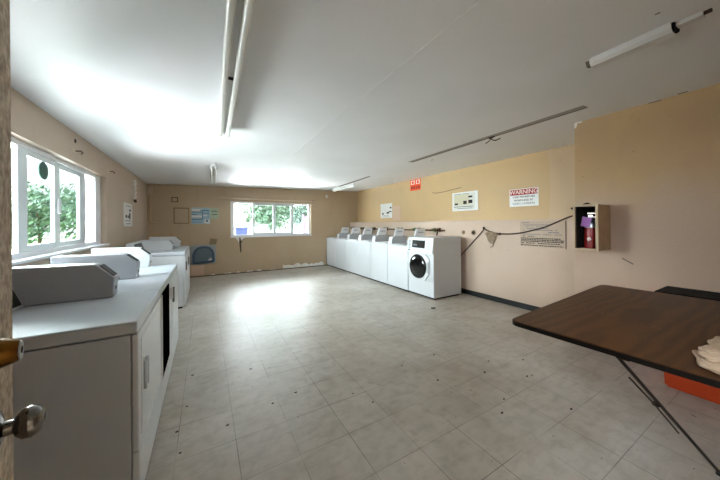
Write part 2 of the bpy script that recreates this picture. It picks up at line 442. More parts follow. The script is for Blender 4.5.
patch(wnear, 'scratch', [(.985,.955),(.905,.905),(.915,.900),(.99,.948)], 'x', XN-.0015, XN, M['foot'], 'short dark scratch on the near right wall')
patch(wnear, 'plaster_chip', [(NY,2.37),(1.28,2.37),(1.30,2.345),(1.335,2.352),(1.345,2.31),(NY,2.30)], 'x', XN-.003, XN, M['plaster'], 'white chipped plaster at the top corner')
patch(wnear, 'plaster_chip', [(.72,2.362),(.81,2.362),(.80,2.352),(.73,2.35)], 'x', XN-.002, XN, M['foot'])
# outlines left by removed boxes
m = MB()
fx0, fx1, fz0, fz1 = -.65, -.335, 1.335, 1.725
for a in ((fx0, fx1, fz0, fz0+.018), (fx0, fx1, fz1-.022, fz1), (fx0, fx0+.02, fz0, fz1), (fx1-.014, fx1, fz0, fz1)): m.box(a[0], a[1], YB-.006, YB, a[2], a[3])
tag(m.build('empty_picture_frame', M['outline']), 'thin dark square frame outline left of the blue poster', 'frame')
m = MB(); m.box(-.69, -.56, YB-.014, YB, 1.86, 1.97, .004)
o = thing('cover_plate', 'small tan cover plate high above the dark frame outline', 'plate', (-.625, YB-.001, 1.86))
m = MB(); 
for a in ((-.69,-.555,1.855,1.872),(-.69,-.555,1.957,1.975),(-.69,-.672,1.855,1.975),(-.573,-.555,1.855,1.975)): m.box(a[0], a[1], YB-.014, YB-.001, a[2], a[3])
lab(m.build('rim', M['scorch'], o), 'dark brown rim'); MB().box(-.675, -.57, YB-.01, YB-.001, 1.87, 1.96).build('plate', M['wall_back'], o)

# ceiling seam and marks: children of the ceiling
def ceil_strip(name, pts, th, m_, label=None):
    """flat strip hugging the pitched ceiling; pts in plan"""
    b = MB()
    bm = b.bm
    lo = [bm.verts.new((x, y, CZ(x)-th)) for x, y in pts]; hi = [bm.verts.new((x, y, CZ(x)+.002)) for x, y in pts]
    n = len(pts); bm.faces.new(lo); bm.faces.new(hi[::-1])
    for i in range(n): bm.faces.new((lo[i], hi[i], hi[(i+1) % n], lo[(i+1) % n]))
    bmesh.ops.recalc_face_normals(bm, faces=bm.faces)
    o = b.build(name, m_, cl)
    if label: o['label'] = label
    return o
ceil_strip('panel_joint', [(1.085,-.2),(1.093,-.2),(1.125,4.0),(1.117,4.0)], .0025, M['ceil'], 'joint line between ceiling panels')
ceil_strip('panel_joint', [(1.117,4.0),(1.125,4.0),(1.20,7.8),(1.192,7.8)], .0025, M['ceil'])
ceil_strip('fixture_footprint', [(3.035,1.10),(3.06,1.10),(3.115,3.58),(3.085,3.58)], .002, M['foot'], 'long brown footprint of a removed light')
ceil_strip('fixture_footprint', [(2.96,1.10),(3.035,1.10),(3.085,3.58),(3.02,3.58)], .0025, M['foot_light'], 'pale edge of the removed light footprint')
ceil_strip('fixture_footprint', [(3.17,5.1),(3.22,5.1),(3.345,6.9),(3.26,6.9)], .002, M['foot'], 'brown footprint beside the far white batten')
for x, y, s in ((2.235,.60,.03),(2.25,.505,.02),(3.42,.60,.03),(3.3,3.3,.03),(1.82,.30,.012),(1.95,.42,.01)):
    ceil_strip('ceiling_scar', [(x-s*.3,y-s),(x+s*.25,y-s*.8),(x+s*.35,y+s),(x-s*.2,y+s*.9)], .002, M['foot'])

# ------------------------------------------------------------------ windows
def window(name, label, conv, spec, z0, z1, sash_z):
    """conv(u, d, z): u along the wall, d depth outward"""
    pass
XF = XL-.055
o = struct(thing('window_1', 'long white sliding window over the machines', 'window', (XL-.1, 3.66, WZ0)))
del o['category']
m = MB()
m.box(XF-.09, XF, WY0, WY0+.20, WZ0, WZ1, .004); m.box(XF-.09, XF, WY1-.20, WY1, WZ0, WZ1, .004)
m.box(XF-.09, XF, WY0+.2, WY1-.2, WZ0, WZ0+.045, .004); m.box(XF-.09, XF, WY0+.2, WY1-.2, WZ1-.045, WZ1, .004)
m.box(XF-.05, XF-.02, 2.91, 2.97, WZ0+.04, WZ1-.04, .003); m.box(XF-.05, XF-.02, 4.37, 4.41, WZ0+.04, WZ1-.04, .003)
m.build('window_frame', M['white_frame'], o)
def sash_left(y0, y1, x, st0, st1):
    f = MB(); f.box(x-.03, x, y0, y0+st0, WZ0+.045, WZ1-.045, .004); f.box(x-.03, x, y1-st1, y1, WZ0+.045, WZ1-.045, .004)
    f.box(x-.03, x, y0+st0, y1-st1, WZ0+.045, WZ0+.095, .004); f.box(x-.03, x, y0+st0, y1-st1, WZ1-.095, WZ1-.045, .004)
    s_ = f.build('sash', M['grey_frame'], o)
    MB().box(x-.018, x-.013, y0+st0-.005, y1-st1+.005, WZ0+.09, WZ1-.09).build('pane', M['glass_tint'], s_)
    return s_
s1 = sash_left(3.04, 3.70, XF-.005, .125, .085)
s2 = sash_left(3.69, 4.41, XF-.025, .09, .14)
MB().box(XF-.008, XF+.012, 3.655, 3.70, 1.42, 1.56, .004).build('latch', M['white_frame'], s1)
MB().box(XF-.062, XF-.057, WY0+.19, 2.93, WZ0+.04, WZ1-.04).build('pane', M['glass'], o)
MB().box(XF-.062, XF-.057, 4.39, WY1-.19, WZ0+.04, WZ1-.04).build('pane', M['glass'], o)
MB().box(XF, XL+.03, WY0-.02, WY1+.02, WZ0-.02, WZ0+.004, .003).build('sill', M['white_frame'], o)
d = MB().lathe([(0,.078),(.006,.078),(.008,.07)], (XF-.013, 3.425, 1.785), (1,0,0), 32).build('vent_disc', M['disc'])
tag(d, 'dark green round disc stuck on the left window glass', 'disc')

YWF = YB+.05
o = struct(thing('window_2', 'white sliding window in the far wall', 'window', (1.7, YB+.08, BZ0)))
del o['category']
m = MB()
m.box(BX0, BX0+.085, YWF, YWF+.08, BZ0, BZ1, .004); m.box(BX1-.06, BX1, YWF, YWF+.08, BZ0, BZ1, .004)
m.box(BX0+.08, BX1-.05, YWF, YWF+.08, BZ0, BZ0+.05, .004); m.box(BX0+.08, BX1-.05, YWF, YWF+.08, BZ1-.045, BZ1, .004)
m.build('window_frame', M['white_frame'], o)
def sash_back(x0, x1, y, st0, st1, mm):
    f = MB(); f.box(x0, x0+st0, y, y+.03, BZ0+.05, BZ1-.045, .004); f.box(x1-st1, x1, y, y+.03, BZ0+.05, BZ1-.045, .004)
    f.box(x0+st0, x1-st1, y, y+.03, BZ0+.05, BZ0+.095, .004); f.box(x0+st0, x1-st1, y, y+.03, BZ1-.09, BZ1-.045, .004)
    s_ = f.build('sash', M['grey_frame'], o)
    MB().box(x0+st0-.005, x1-st1+.005, y+.013, y+.018, BZ0+.09, BZ1-.085).build('pane', M['glass_tint'], s_)
    return s_
sash_back(1.15, 1.735, YWF+.005, .05, .045, 0)
sash_back(1.725, 2.29, YWF+.03, .05, .08, 0)
MB().box(1.715, 1.745, YWF-.008, YWF+.004, BZ0+.06, BZ1-.06, .003).build('meeting_rail', M['white_frame'], o)
MB().box(BX0+.075, 1.17, YWF+.062, YWF+.066, BZ0+.045, BZ1-.04).build('pane', M['glass'], o)
MB().box(2.27, BX1-.055, YWF+.062, YWF+.066, BZ0+.045, BZ1-.04).build('pane', M['glass'], o)
MB().box(BX0-.02, BX1+.02, YB-.02, YWF, BZ0-.022, BZ0+.003, .003).build('sill', M['white_frame'], o)

# curtain rod over the far window
o = thing('curtain_rod', 'thin old curtain rod fixed above the far window', 'curtain rod', (1.6, YB, 1.98))
MB().cyl((.30, YB-.05, 1.995), (2.90, YB-.05, 1.985), .015, 12).build('rod', M['rod'], o)
for x in (.38, 1.72, 2.88):
    f = MB(); f.box(x-.012, x+.012, YB-.058, YB, 1.978, 1.998, .003); f.box(x-.02, x+.02, YB-.008, YB, 1.96, 2.02, .002)
    f.build('bracket', M['scorch'] if x > 2 else M['rod'], o)
# hooks above the left window
def hook(y, z, label):
    o = thing('rod_bracket', label, 'bracket', (XL, y, z), 'old rod brackets on the left wall')
    MB().box(XL, XL+.008, y-.05, y+.05, z-.012, z+.012, .003).build('plate', M['rod'], o)
    MB().tube([(XL+.006, y, z), (XL+.05, y, z+.004), (XL+.065, y, z-.02), (XL+.05, y, z-.03)], .007).build('arm', M['copper'], o)
    return o
hook(3.86, 2.07, 'brown rod bracket above the middle of the left window')
hook(5.0, 2.055, 'brown rod bracket past the far end of the left window')
o = MB().lathe([(0,.022),(.004,.022),(.006,.012)], (XL, 3.88, 2.177), (1,0,0), 14).build('screw_plug', M['hole'])
tag(o, 'small dark plug above the left window bracket', 'plug')

# pipes in the far left corner
o = thing('conduit', 'tan pipe running down the far left corner', 'pipe', (-1.09, YB-.02, 1.35))
MB().tube([(-1.095, YB-.025, 2.02), (-1.095, YB-.025, 1.40), (-1.09, YB-.025, 1.365), (-1.05, YB-.025, 1.355), (-.98, YB-.025, 1.352)], .016, 10).build('pipe', M['wall_back'], o)
lab(MB().box(-1.145, -1.05, YB-.075, YB-.001, 2.01, 2.20, .012).build('junction_box', M['wall_left'], o), 'tan junction box')
# perforated strap above the notice on the left wall
o = thing('perforated_strap', 'striped perforated strap hanging on the left wall near the ceiling', 'strap', (XL, 6.52, 1.74))
m = MB()
for i in range(9):
    z = 2.15-.042*i
    m.box(XL+.002, XL+.030, 6.44+.05*(i%2), 6.57+.05*(i%2), z-.026, z, .002)
lab(m.build('link', M['peeled'], o), 'pale slats')
MB().box(XL, XL+.003, 6.45, 6.60, 1.80, 2.165).build('backing', M['rod'], o)
lab(MB().blob((XL+.02, 6.55, 1.765), (.02,.07,.035), 2, .5, 3).build('end_clip', M['scorch'], o), 'rusty brown end clip')

# grey hatch with dark blue ring on the far wall
o = thing('wall_hatch', 'grey square wall hatch with a dark blue rounded ring', 'hatch', (-.03, YB, .31))
MB().box(-.31, .245, YB-.02, YB-.001, .315, .79, .005).build('plate', M['panel_grey'], o)
def rrect(cx, cz, w, h, r, n=6):
    pts = []
    for (sx, sz, a0) in ((1,1,0),(-1,1,90),(-1,-1,180),(1,-1,270)):
        for i in range(n+1):
            a = math.radians(a0+90*i/n); pts.append((cx+sx*(w/2-r)+r*math.cos(a), cz+sz*(h/2-r)+r*math.sin(a)))
    return pts
b = MB(); po = [(-.27,.345),(.18,.345),(.215,.38),(.225,.45)] ; 
arch = [(-.275,.36),(-.26,.345),(.17,.345),(.205,.36),(.215,.40),(.21,.56),(.18,.66),(.11,.735),(.02,.765),(-.08,.765),(-.17,.735),(-.24,.66),(-.275,.55)]
cxm = sum(p[0] for p in arch)/len(arch); czm = sum(p[1] for p in arch)/len(arch)
inn = [(cxm+(x-cxm)*.76, czm+(z-czm)*.76) for x, z in arch]
bm = b.bm; n = len(arch)
rows = [[bm.verts.new((x, y, z)) for x, z in pts] for pts, y in ((arch, YB-.02), (arch, YB-.055), (inn, YB-.055), (inn, YB-.02))]
for k in range(4):
    a, c = rows[k], rows[(k+1) % 4]
    for i in range(n): bm.faces.new((a[i], a[(i+1) % n], c[(i+1) % n], c[i]))
bmesh.ops.recalc_face_normals(bm, faces=bm.faces)
rg = b.build('ring', M['navy'], o); lab(rg, 'dark blue moulded ring')
lab(MB().prism(inn, 'y', YB-.03, YB-.02).build('window', mat('smoked_plastic', (.40,.46,.50), .25), o), 'smoked grey window inside the ring')
lab(MB().prism([(.06,.385),(.15,.38),(.16,.43),(.12,.47),(.08,.43)], 'y', YB-.034, YB-.03).build('sticker', M['paper'], o), 'white torn sticker')

# ------------------------------------------------------------------ notices
RB, RL, RR = (1,0,0), (0,1,0), (0,-1,0)
def bars(parent, name, m_, rects, plane, off):
    """rects in (u0,u1,z0,z1); plane = ('x', value, sign) or ('y', value, sign)"""
    ax, v, sg = plane
    if len(rects) <= 12 and not isinstance(rects, tuple):
        o = None
        for r_ in rects: o = bars(parent, name, m_, (r_,), plane, off)
        return o
    b = MB(); lo, hi = sorted((v, v+sg*off))
    for u0, u1, z0, z1 in rects:
        if ax == 'x': b.box(lo, hi, min(u0,u1), max(u0,u1), z0, z1)
        else: b.box(min(u0,u1), max(u0,u1), lo, hi, z0, z1)
    return b.build(name, m_, parent)

# blue poster and green leaflet on the far wall
o = thing('blue_poster', 'light blue information poster on the far wall', 'poster', (-.08, YB, 1.32))
MB().box(-.285, .12, YB-.005, YB-.0005, 1.325, 1.735).build('sheet', M['paper_blue'], o)
lab(bars(o, 'print', M['ink_blue'], [(-.28,-.05,1.615,1.635),(-.28,-.16,1.555,1.57),(-.28,-.05,1.43,1.45),(-.055,-.04,1.45,1.66),(.07,.08,1.46,1.66),(-.10,.10,1.655,1.675),(.03,.075,1.375,1.43),(-.28,-.06,1.37,1.378),(-.03,.10,1.58,1.592)], ('y', YB-.005, -1), .001), 'blue print')
lab(bars(o, 'panel', M['paper'], [(-.28,-.06,1.64,1.70),(-.28,-.06,1.49,1.54),(-.03,.06,1.52,1.56),(-.01,.11,1.335,1.44)], ('y', YB-.005, -1), .0006), 'whiter panels')
o = thing('green_leaflet', 'pale green leaflet overlapping the blue poster on its right', 'leaflet', (.22, YB, 1.45))
MB().box(.125, .315, YB-.007, YB-.0055, 1.455, 1.725).build('sheet', M['paper_green'], o)
lab(bars(o, 'print', M['ink_grey'], [(.15,.29,1.63,1.655),(.16,.28,1.555,1.58),(.17,.27,1.68,1.69)], ('y', YB-.007, -1), .001), 'grey print')

# notice on the left wall
o = thing('wall_notice', 'white notice with small black pictures on the left wall', 'notice', (XL, 6.05, 1.28))
MB().box(XL+.0005, XL+.006, 5.77, 6.36, 1.285, 1.685).build('sheet', M['paper'], o)
lab(bars(o, 'print', M['ink'], [(5.88,5.97,1.43,1.48),(6.02,6.10,1.43,1.475),(6.13,6.22,1.41,1.52),(6.14,6.24,1.545,1.585)], ('x', XL+.006, 1), .0012), 'black pictures')
lab(bars(o, 'caption', M['ink_grey'], [(5.86,6.26,1.375,1.388),(5.90,6.26,1.325,1.336),(5.90,6.26,1.63,1.64)], ('x', XL+.006, 1), .0012), 'grey caption lines')

# upper right wall: orange sign, white notice, laundry notice, warning sign
o = thing('orange_sign', 'small orange and white sign high on the right wall', 'sign', (XU, 5.01, 2.09))
MB().box(XU-.006, XU-.0005, 4.83, 5.20, 2.10, 2.365).build('panel', M['orange_sign'], o)
lab(bars(o, 'pictogram_field', M['sign_white'], [(5.04,5.17,2.25,2.345),(4.86,4.99,2.25,2.345)], ('x', XU-.006, -1), .001), 'pale pictogram fields')
for y in (5.105, 4.925):
    lab(MB().lathe([(0,.040),(.001,.040)], (XU-.007, y, 2.297), (-1,0,0), 20).build('pictogram', M['orange_sign'], o), 'orange round pictogram')
lab(bars(o, 'lettering', M['red'], [(5.17,5.11,2.135,2.205),(5.09,5.03,2.135,2.205),(5.0,4.95,2.135,2.205),(4.93,4.86,2.135,2.205)], ('x', XU-.006, -1), .001), 'dark red block lettering, too small to read')

o = thing('wall_notice', 'white instruction notice on the right wall above the washers', 'notice', (XU, 6.23, 1.44))
MB().box(XU-.006, XU-.0005, 5.96, 6.52, 1.455, 1.86).build('sheet', M['paper'], o)
lab(bars(o, 'print', M['ink'], [(6.44,6.36,1.555,1.60),(6.22,6.10,1.575,1.62),(6.12,5.99,1.615,1.645),(6.07,5.99,1.715,1.755)], ('x', XU-.006, -1), .0012), 'black pictures')
lab(bars(o, 'caption', M['ink_grey'], [(6.44,6.12,1.515,1.525),(6.40,6.05,1.48,1.488)], ('x', XU-.006, -1), .0012), 'grey caption lines')
o = thing('backing_card', 'pinkish blank card beside the white notice above the washers', 'card', (XU, 5.76, 1.37))
MB().box(XU-.004, XU-.0005, 5.60, 5.93, 1.375, 1.765).build('sheet', M['paper_back'], o)

o = thing('laundry_notice', 'white framed notice with four dark boxes left of the warning sign', 'notice', (XU, 3.59, 1.53))
b = MB(); b.box(XU-.012, XU-.0005, 3.285, 3.885, 1.54, 1.91, .003)
b.build('frame', M['sign_white'], o)
MB().box(XU-.0135, XU-.012, 3.34, 3.85, 1.565, 1.885).build('sheet', mat('pale_sheet', (.83,.83,.80), .6), o)
lab(MB().box(XU-.0145, XU-.0135, 3.47, 3.83, 1.65, 1.86).build('panel', M['paper_grey'], o), 'yellowed panel')
lab(bars(o, 'print', M['ink'], [(3.82,3.74,1.66,1.695),(3.61,3.53,1.67,1.735),(3.49,3.40,1.68,1.745),(3.49,3.40,1.79,1.825)], ('x', XU-.0145, -1), .0012), 'dark boxes')
lab(bars(o, 'caption', M['ink_grey'], [(3.84,3.38,1.615,1.628),(3.76,3.40,1.583,1.593),(3.83,3.65,1.868,1.877),(3.62,3.48,1.868,1.877)], ('x', XU-.0145, -1), .0012), 'grey caption lines')

o = thing('warning_sign', 'red and white WARNING sign on the right wall', 'sign', (XU, 2.45, 1.55))
MB().box(XU-.006, XU-.0005, 2.225, 2.68, 1.56, 1.845, .001).build('panel', M['sign_white'], o)
lab(MB().box(XU-.0075, XU-.006, 2.238, 2.667, 1.745, 1.835).build('header', M['red'], o), 'dark red header band')
text('WARNING', .092, (XU-.0082, 2.4525, 1.79), RR, 'heading', M['pink_ink'], o, weight=.0012, sx=.99)
text('THESE PREMISES ARE', .042, (XU-.0072, 2.4525, 1.712), RR, 'wording', M['ink'], o, sx=.92)
text('MONITORED BY', .044, (XU-.0072, 2.4525, 1.658), RR, 'wording', M['ink'], o, sx=.92)
text('VIDEO CAMERAS', .042, (XU-.0072, 2.4525, 1.605), RR, 'wording', M['ink_grey'], o, sx=1.1)

# stencilled rules board on the lower wall (lettering too worn to read)
o = thing('rules_board', 'faded tan rules board with rows of dark worn lettering', 'sign', (XW, 2.04, .93))
MB().box(XW-.006, XW-.0005, 1.735, 2.34, .945, 1.315, .001).build('board', M['sign_tan'], o)
MB().box(XW-.0085, XW-.006, 1.737, 1.746, .945, 1.315).build('edge', M['foot'], o)
rnd = random.Random(5); rect = []; rect2 = []
def row(z, h, u0, u1, out, dens=.9):
    u = u0
    while u > u1:
        w = rnd.uniform(.012, .035)
        if rnd.random() < dens: out.append((u, max(u-w, u1), z-h/2*rnd.uniform(.75,1), z+h/2*rnd.uniform(.75,1)))
        u -= w + rnd.uniform(.003, .008)
row(1.295,.012,2.31,2.20,rect2,.8); row(1.262,.012,2.29,1.93,rect2); row(1.235,.010,2.28,2.02,rect2,.7)
row(1.21,.012,2.24,1.95,rect2); row(1.185,.012,2.30,1.84,rect2,.7); row(1.155,.014,1.95,1.80,rect2,.9)
row(1.125,.012,2.30,1.78,rect2); row(1.097,.012,2.30,2.14,rect)
for z in (1.068, 1.046, 1.024): row(z,.017,2.325,1.80 if z > 1.05 else 1.76,rect,.98)
row(.997,.014,2.325,1.80,rect,.85); row(.966,.014,2.325,1.77,rect,.85)
lab(bars(o, 'lettering', M['ink'], rect, ('x', XW-.006, -1), .001), 'dark worn lettering')
lab(bars(o, 'lettering', M['ink_grey'], rect2, ('x', XW-.006, -1), .001), 'grey worn lettering')

# ------------------------------------------------------------------ cord, nail, lint, pipe stubs
def cat(pts, n=10):
    out = []
    P = [Vector(p) for p in pts]
    for i in range(len(P)-1):
        p0 = P[max(i-1,0)]; p1 = P[i]; p2 = P[i+1]; p3 = P[min(i+2,len(P)-1)]
        for k in range(n):
            t = k/n
            out.append(.5*((2*p1)+(-p0+p2)*t+(2*p0-5*p1+4*p2-p3)*t*t+(-p0+3*p1-3*p2+p3)*t**3))
    out.append(P[-1]); return out
o = thing('power_cord', 'brown cord swagged along the right wall to the extinguisher cabinet', 'cord', (XW, 2.9, 1.2))
X = XW-.016
MB().tube(cat([(X, 3.62, .45), (X, 3.47, .65), (X, 3.2, .92), (X, 2.935, 1.195)]) , .009).build('cord', M['cord'], o)
MB().tube(cat([(X, 2.935, 1.195), (X, 2.80, 1.14), (X, 2.65, 1.118), (X, 2.48, 1.122), (X, 2.33, 1.14), (X, 2.15, 1.185), (X, 1.98, 1.237), (X, 1.75, 1.345), (X-.06, 1.60, 1.40), (XN+.02, 1.40, 1.45)]), .010).build('cord', M['cord'], o)
MB().cyl((XW, 2.935, 1.205), (XW-.04, 2.935, 1.21), .008, 10).blob((XW-.035, 2.935, 1.21), (.018,.018,.022), 2, .1).build('nail', M['hole'], o)
MB().blob((X-.004, 2.66, 1.115), (.016,.03,.02), 2, .3).build('knot', M['cord'], o)
b = MB(); b.blob((XW-.03, 2.80, 1.06), (.03,.075,.10), 3, .35, 4, 2); b.blob((XW-.03, 2.86, 1.11), (.025,.045,.035), 2, .4, 4, 5); b.blob((XW-.03, 2.75, 1.10), (.025,.055,.04), 2, .4, 4, 8)
b.tube(cat([(XW-.02, 2.79, .97), (XW-.02, 2.77, .93), (XW-.02, 2.80, .905), (XW-.015, 2.83, .89)]), .006)
tag(b.build('lint_clump', M['lint']), 'grey lint clump hanging on the wall under the cord', 'lint')
for y, r, l in ((3.377,.028,'smaller round pipe hole beside the washer, farther from the cord'), (3.163,.036,'larger round pipe hole nearer the cord nail')):
    o = thing('pipe_hole', l, 'hole', (XW, y, 1.12), 'capped pipe holes right of the front-loading washer')
    MB().lathe([(0,r+.012),(.006,r+.010),(.008,r),(.003,r-.004)], (XW, y, 1.125), (-1,0,0), 20).build('collar', M['lint'], o)
    MB().lathe([(0,r*.8),(.0095,r*.75)], (XW, y, 1.125), (-1,0,0), 16).build('plug', M['hole'] if r > .03 else M['outline'], o)
# loose wire on the upper wall
b = MB().tube(cat([(XU-.01, 4.45, 1.99), (XU-.02, 4.36, 1.965), (XU-.012, 4.15, 1.965), (XU-.015, 3.9, 1.985), (XU-.012, 3.65, 2.005)]), .005)
tag(b.build('loose_wire', M['scorch']), 'short loose wire drooping on the upper right wall', 'wire')
# smoke detector in the far right corner
o = thing('smoke_detector', 'small white detector high in the far right corner', 'detector', (3.33, YB, 2.15))
MB().lathe([(0,.05),(.02,.05),(.035,.035)], (3.33, YB, 2.17), (0,-1,0), 20).build('body', M['fixture'], o)
MB().lathe([(.034,.02),(.042,.014)], (3.33, YB, 2.17), (0,-1,0), 14).build('lens', M['paper_back'], o)

# ------------------------------------------------------------------ extinguisher cabinet
CX0, CX1, CY0, CY1, CZ0, CZ1 = 3.165, XN, 1.07, 1.262, 1.03, 1.463
o = thing('extinguisher_cabinet', 'tan wooden box cabinet on the right wall holding the fire extinguisher', 'cabinet', (XN, 1.166, CZ0))
t = .012
b = MB(); b.box(CX0, CX1, CY0, CY0+t, CZ0, CZ1, .002); b.box(CX0, CX1, CY1-t, CY1, CZ0, CZ1, .002)
b.box(CX0, CX1, CY0+t, CY1-t, CZ0, CZ0+t, .002); b.box(CX0, CX1, CY0+t, CY1-t, CZ1-t, CZ1, .002)
b.build('body', M['cab_wood'], o)
b = MB(); b.box(CX1-.014, CX1-.002, CY0+t, CY1-t, CZ0+t, CZ1-t); b.box(CX0+.02, CX1-.014, CY0+t, CY0+t+.002, CZ0+t, CZ1-t); b.box(CX0+.02, CX1-.014, CY1-t-.002, CY1-t, CZ0+t, CZ1-t)
lab(b.build('lining', M['cab_dark'], o), 'dark inner faces')  # inner faces coloured darker than the wooden outside
b = MB(); b.box(CX0-.012, CX0, CY0-.004, CY0+.018, CZ0-.004, CZ1+.004, .002); b.box(CX0-.012, CX0, CY1-.014, CY1+.004, CZ0-.004, CZ1+.004, .002)
b.box(CX0-.012, CX0, CY0+.018, CY1-.014, CZ0-.004, CZ0+.016, .002); b.box(CX0-.012, CX0, CY0+.018, CY1-.014, CZ1-.014, CZ1+.004, .002)
b.build('face_frame', mat('cabinet_face', (.74,.66,.55), .55), o)
lab(MB().prism([(1.13,CZ1),(1.20,CZ1),(1.185,CZ1+.016),(1.16,CZ1+.024),(1.14,CZ1+.014)], 'x', CX0+.02, CX0+.03).build('hanger', M['black_matte'], o), 'black hanger tab on top')
ex, ey, ez = 3.285, 1.168, CZ0+t
o = thing('fire_extinguisher', 'red fire extinguisher with purple tag inside the wooden cabinet', 'extinguisher', (ex, ey, ez))
MB().lathe([(0,.046),(.006,.052),(.18,.052),(.20,.050)], (ex,ey,ez), (0,0,1), 28).build('cylinder', M['ext_red'], o)
lab(MB().lathe([(.20,.050),(.235,.050),(.262,.038),(.28,.02),(.30,.018)], (ex,ey,ez), (0,0,1), 28).build('shoulder', M['ext_silver'], o), 'silver shoulder band')
b = MB(); b.box(ex-.012, ex+.012, ey-.02, ey+.02, ez+.30, ez+.33, .004); b.box(ex-.008, ex+.008, ey-.068, ey+.03, ez+.335, ez+.35, .004); b.box(ex-.007, ex+.007, ey-.07, ey+.02, ez+.30, ez+.312, .004)
lab(b.build('handle', M['chrome'], o), 'pale squeeze handle')
MB().tube(cat([(ex-.01,ey+.02,ez+.315),(ex-.03,ey+.055,ez+.30),(ex-.03,ey+.066,ez+.2),(ex-.02,ey+.064,ez+.09)]), .007).build('hose', M['black_matte'], o)
rot = Matrix.Translation((ex-.06, ey+.02, ez+.255)) @ Matrix.Rotation(math.radians(12), 4, 'X')
lab(MB().box(-.001, .001, -.038, .034, -.045, .05, mtx=rot).build('inspection_tag', M['purple'], o), 'purple inspection tag')
lab(MB().prism([(ey-.024,ez+.085),(ey+.004,ez+.07),(ey+.014,ez+.10),(ey-.012,ez+.115)], 'x', ex-.056, ex-.0505).build('sticker', M['pink_ink'], o), 'small pale sticker')

# ------------------------------------------------------------------ ceiling lights
def two_tube(name, label, xc0, xc1, y0, y1, group):
    ang = math.atan2(xc1-xc0, y1-y0); L = math.hypot(xc1-xc0, y1-y0)
    o = thing(name, label, 'ceiling light', (xc0, y0, CZ(xc0)), group)
    z = CZ((xc0+xc1)/2)
    mx = Matrix.Translation((xc0, y0, z)) @ Matrix.Rotation(-ang, 4, 'Z')
    MB().box(-.03, .03, 0, L, -.05, .004, .004, mtx=mx).build('channel', M['fixture'], o)
    for sx in (-1, 1):
        b = MB()
        p0 = mx @ Vector((sx*.034, .04, -.078)); p1 = mx @ Vector((sx*.034, L-.04, -.078))
        b.cyl(p0, p1, .019, 16); b.build('tube', M['tube'], o)
        for yy in (.012, L-.05):
            MB().box(sx*.034-.014, sx*.034+.014, yy, yy+.03, -.10, -.045, .003, mtx=mx).build('lamp_holder', M['fixture'], o)
    MB().box(-.018, .018, L*.50, L*.50+.04, -.052, -.049, mtx=mx).build('knockout', M['black_matte'], o)
    return o
two_tube('fluorescent_fixture', 'long white two-tube fluorescent fixture overhead near the camera', .120, .178, .68, 3.12, 'two-tube ceiling fixtures')
two_tube('fluorescent_fixture', 'far white two-tube fluorescent fixture hanging near the back wall', .125, .172, 4.9, 6.66, 'two-tube ceiling fixtures')
# far white batten right
o = thing('batten_light', 'white batten light on the ceiling in the far right corner', 'ceiling light', (3.4, 6.9, CZ(3.4)))
mx = Matrix.Translation((3.40, 6.2, CZ(3.4))) @ Matrix.Rotation(math.radians(0), 4, 'Z')
MB().box(-.035, .035, 0, 1.30, -.045, .003, .005, mtx=mx).build('channel', M['fixture'], o)
b = MB(); b.cyl((3.40,6.24,CZ(3.4)-.07), (3.40,7.46,CZ(3.4)-.07), .018, 14); b.build('tube', M['tube'], o)
for y in (6.21, 7.46): MB().box(3.385, 3.415, y, y+.03, CZ(3.4)-.09, CZ(3.4)-.04, .003).build('lamp_holder', M['fixture'], o)
# near right batten with a broken cover
c0 = Vector((2.168, .752)); c1 = Vector((2.150, .405)); c2 = Vector((2.165, .27))
o = thing('broken_batten_light', 'white batten light with a cracked open end near the right wall', 'ceiling light', (2.16, .6, CZ(2.16)))
zc = CZ(2.16)
ang = math.atan2(c0.x-c1.x, c0.y-c1.y); L = (c0-c1).length
mx = Matrix.Translation((c1.x, c1.y, zc)) @ Matrix.Rotation(-ang, 4, 'Z')
b = MB(); b.prism([(-.052,.0),(.052,.0),(.046,-.03),(.03,-.046),(-.03,-.046),(-.046,-.03)], 'y', 0, L, mtx=mx)
b.build('cover', M['fixture'], o)
lab(MB().prism([(-.04,-.002),(.04,-.002),(.036,-.028),(.022,-.039),(-.022,-.039),(-.036,-.028)], 'y', -.012, -.0005, mtx=mx).build('open_end', M['black_matte'], o), 'black open end of the cover')
lab(MB().prism([(-.03,-.001),(.03,-.001),(.012,-.03),(-.012,-.03)], 'y', L, L+.03, mtx=mx).build('end_cap', M['foot'], o), 'dirty end cap')
MB().box(-.022, .022, -.10, -.012, -.022, .003, .003, mtx=mx).build('channel', M['fixture'], o)
lab(MB().box(-.008, .008, -.125, -.10, -.014, .002, mtx=mx).build('wire_stub', M['cord'], o), 'dark wire stub')
# hanging wires of the removed light
b = MB().tube(cat([(3.05,2.05,CZ(3.05)),(3.05,2.06,CZ(3.05)-.03),(3.04,2.0,CZ(3.05)-.06),(3.06,1.95,CZ(3.05)-.045)]), .006)
b.tube(cat([(3.05,2.07,CZ(3.05)),(3.06,2.09,CZ(3.05)-.035),(3.05,2.14,CZ(3.05)-.06)]), .006)
b.blob((3.05,2.06,CZ(3.05)-.008), (.02,.05,.01), 2, .1)
tag(b.build('hanging_wire', M['cord']), 'dark loose wires hanging from the removed light footprint', 'wire')

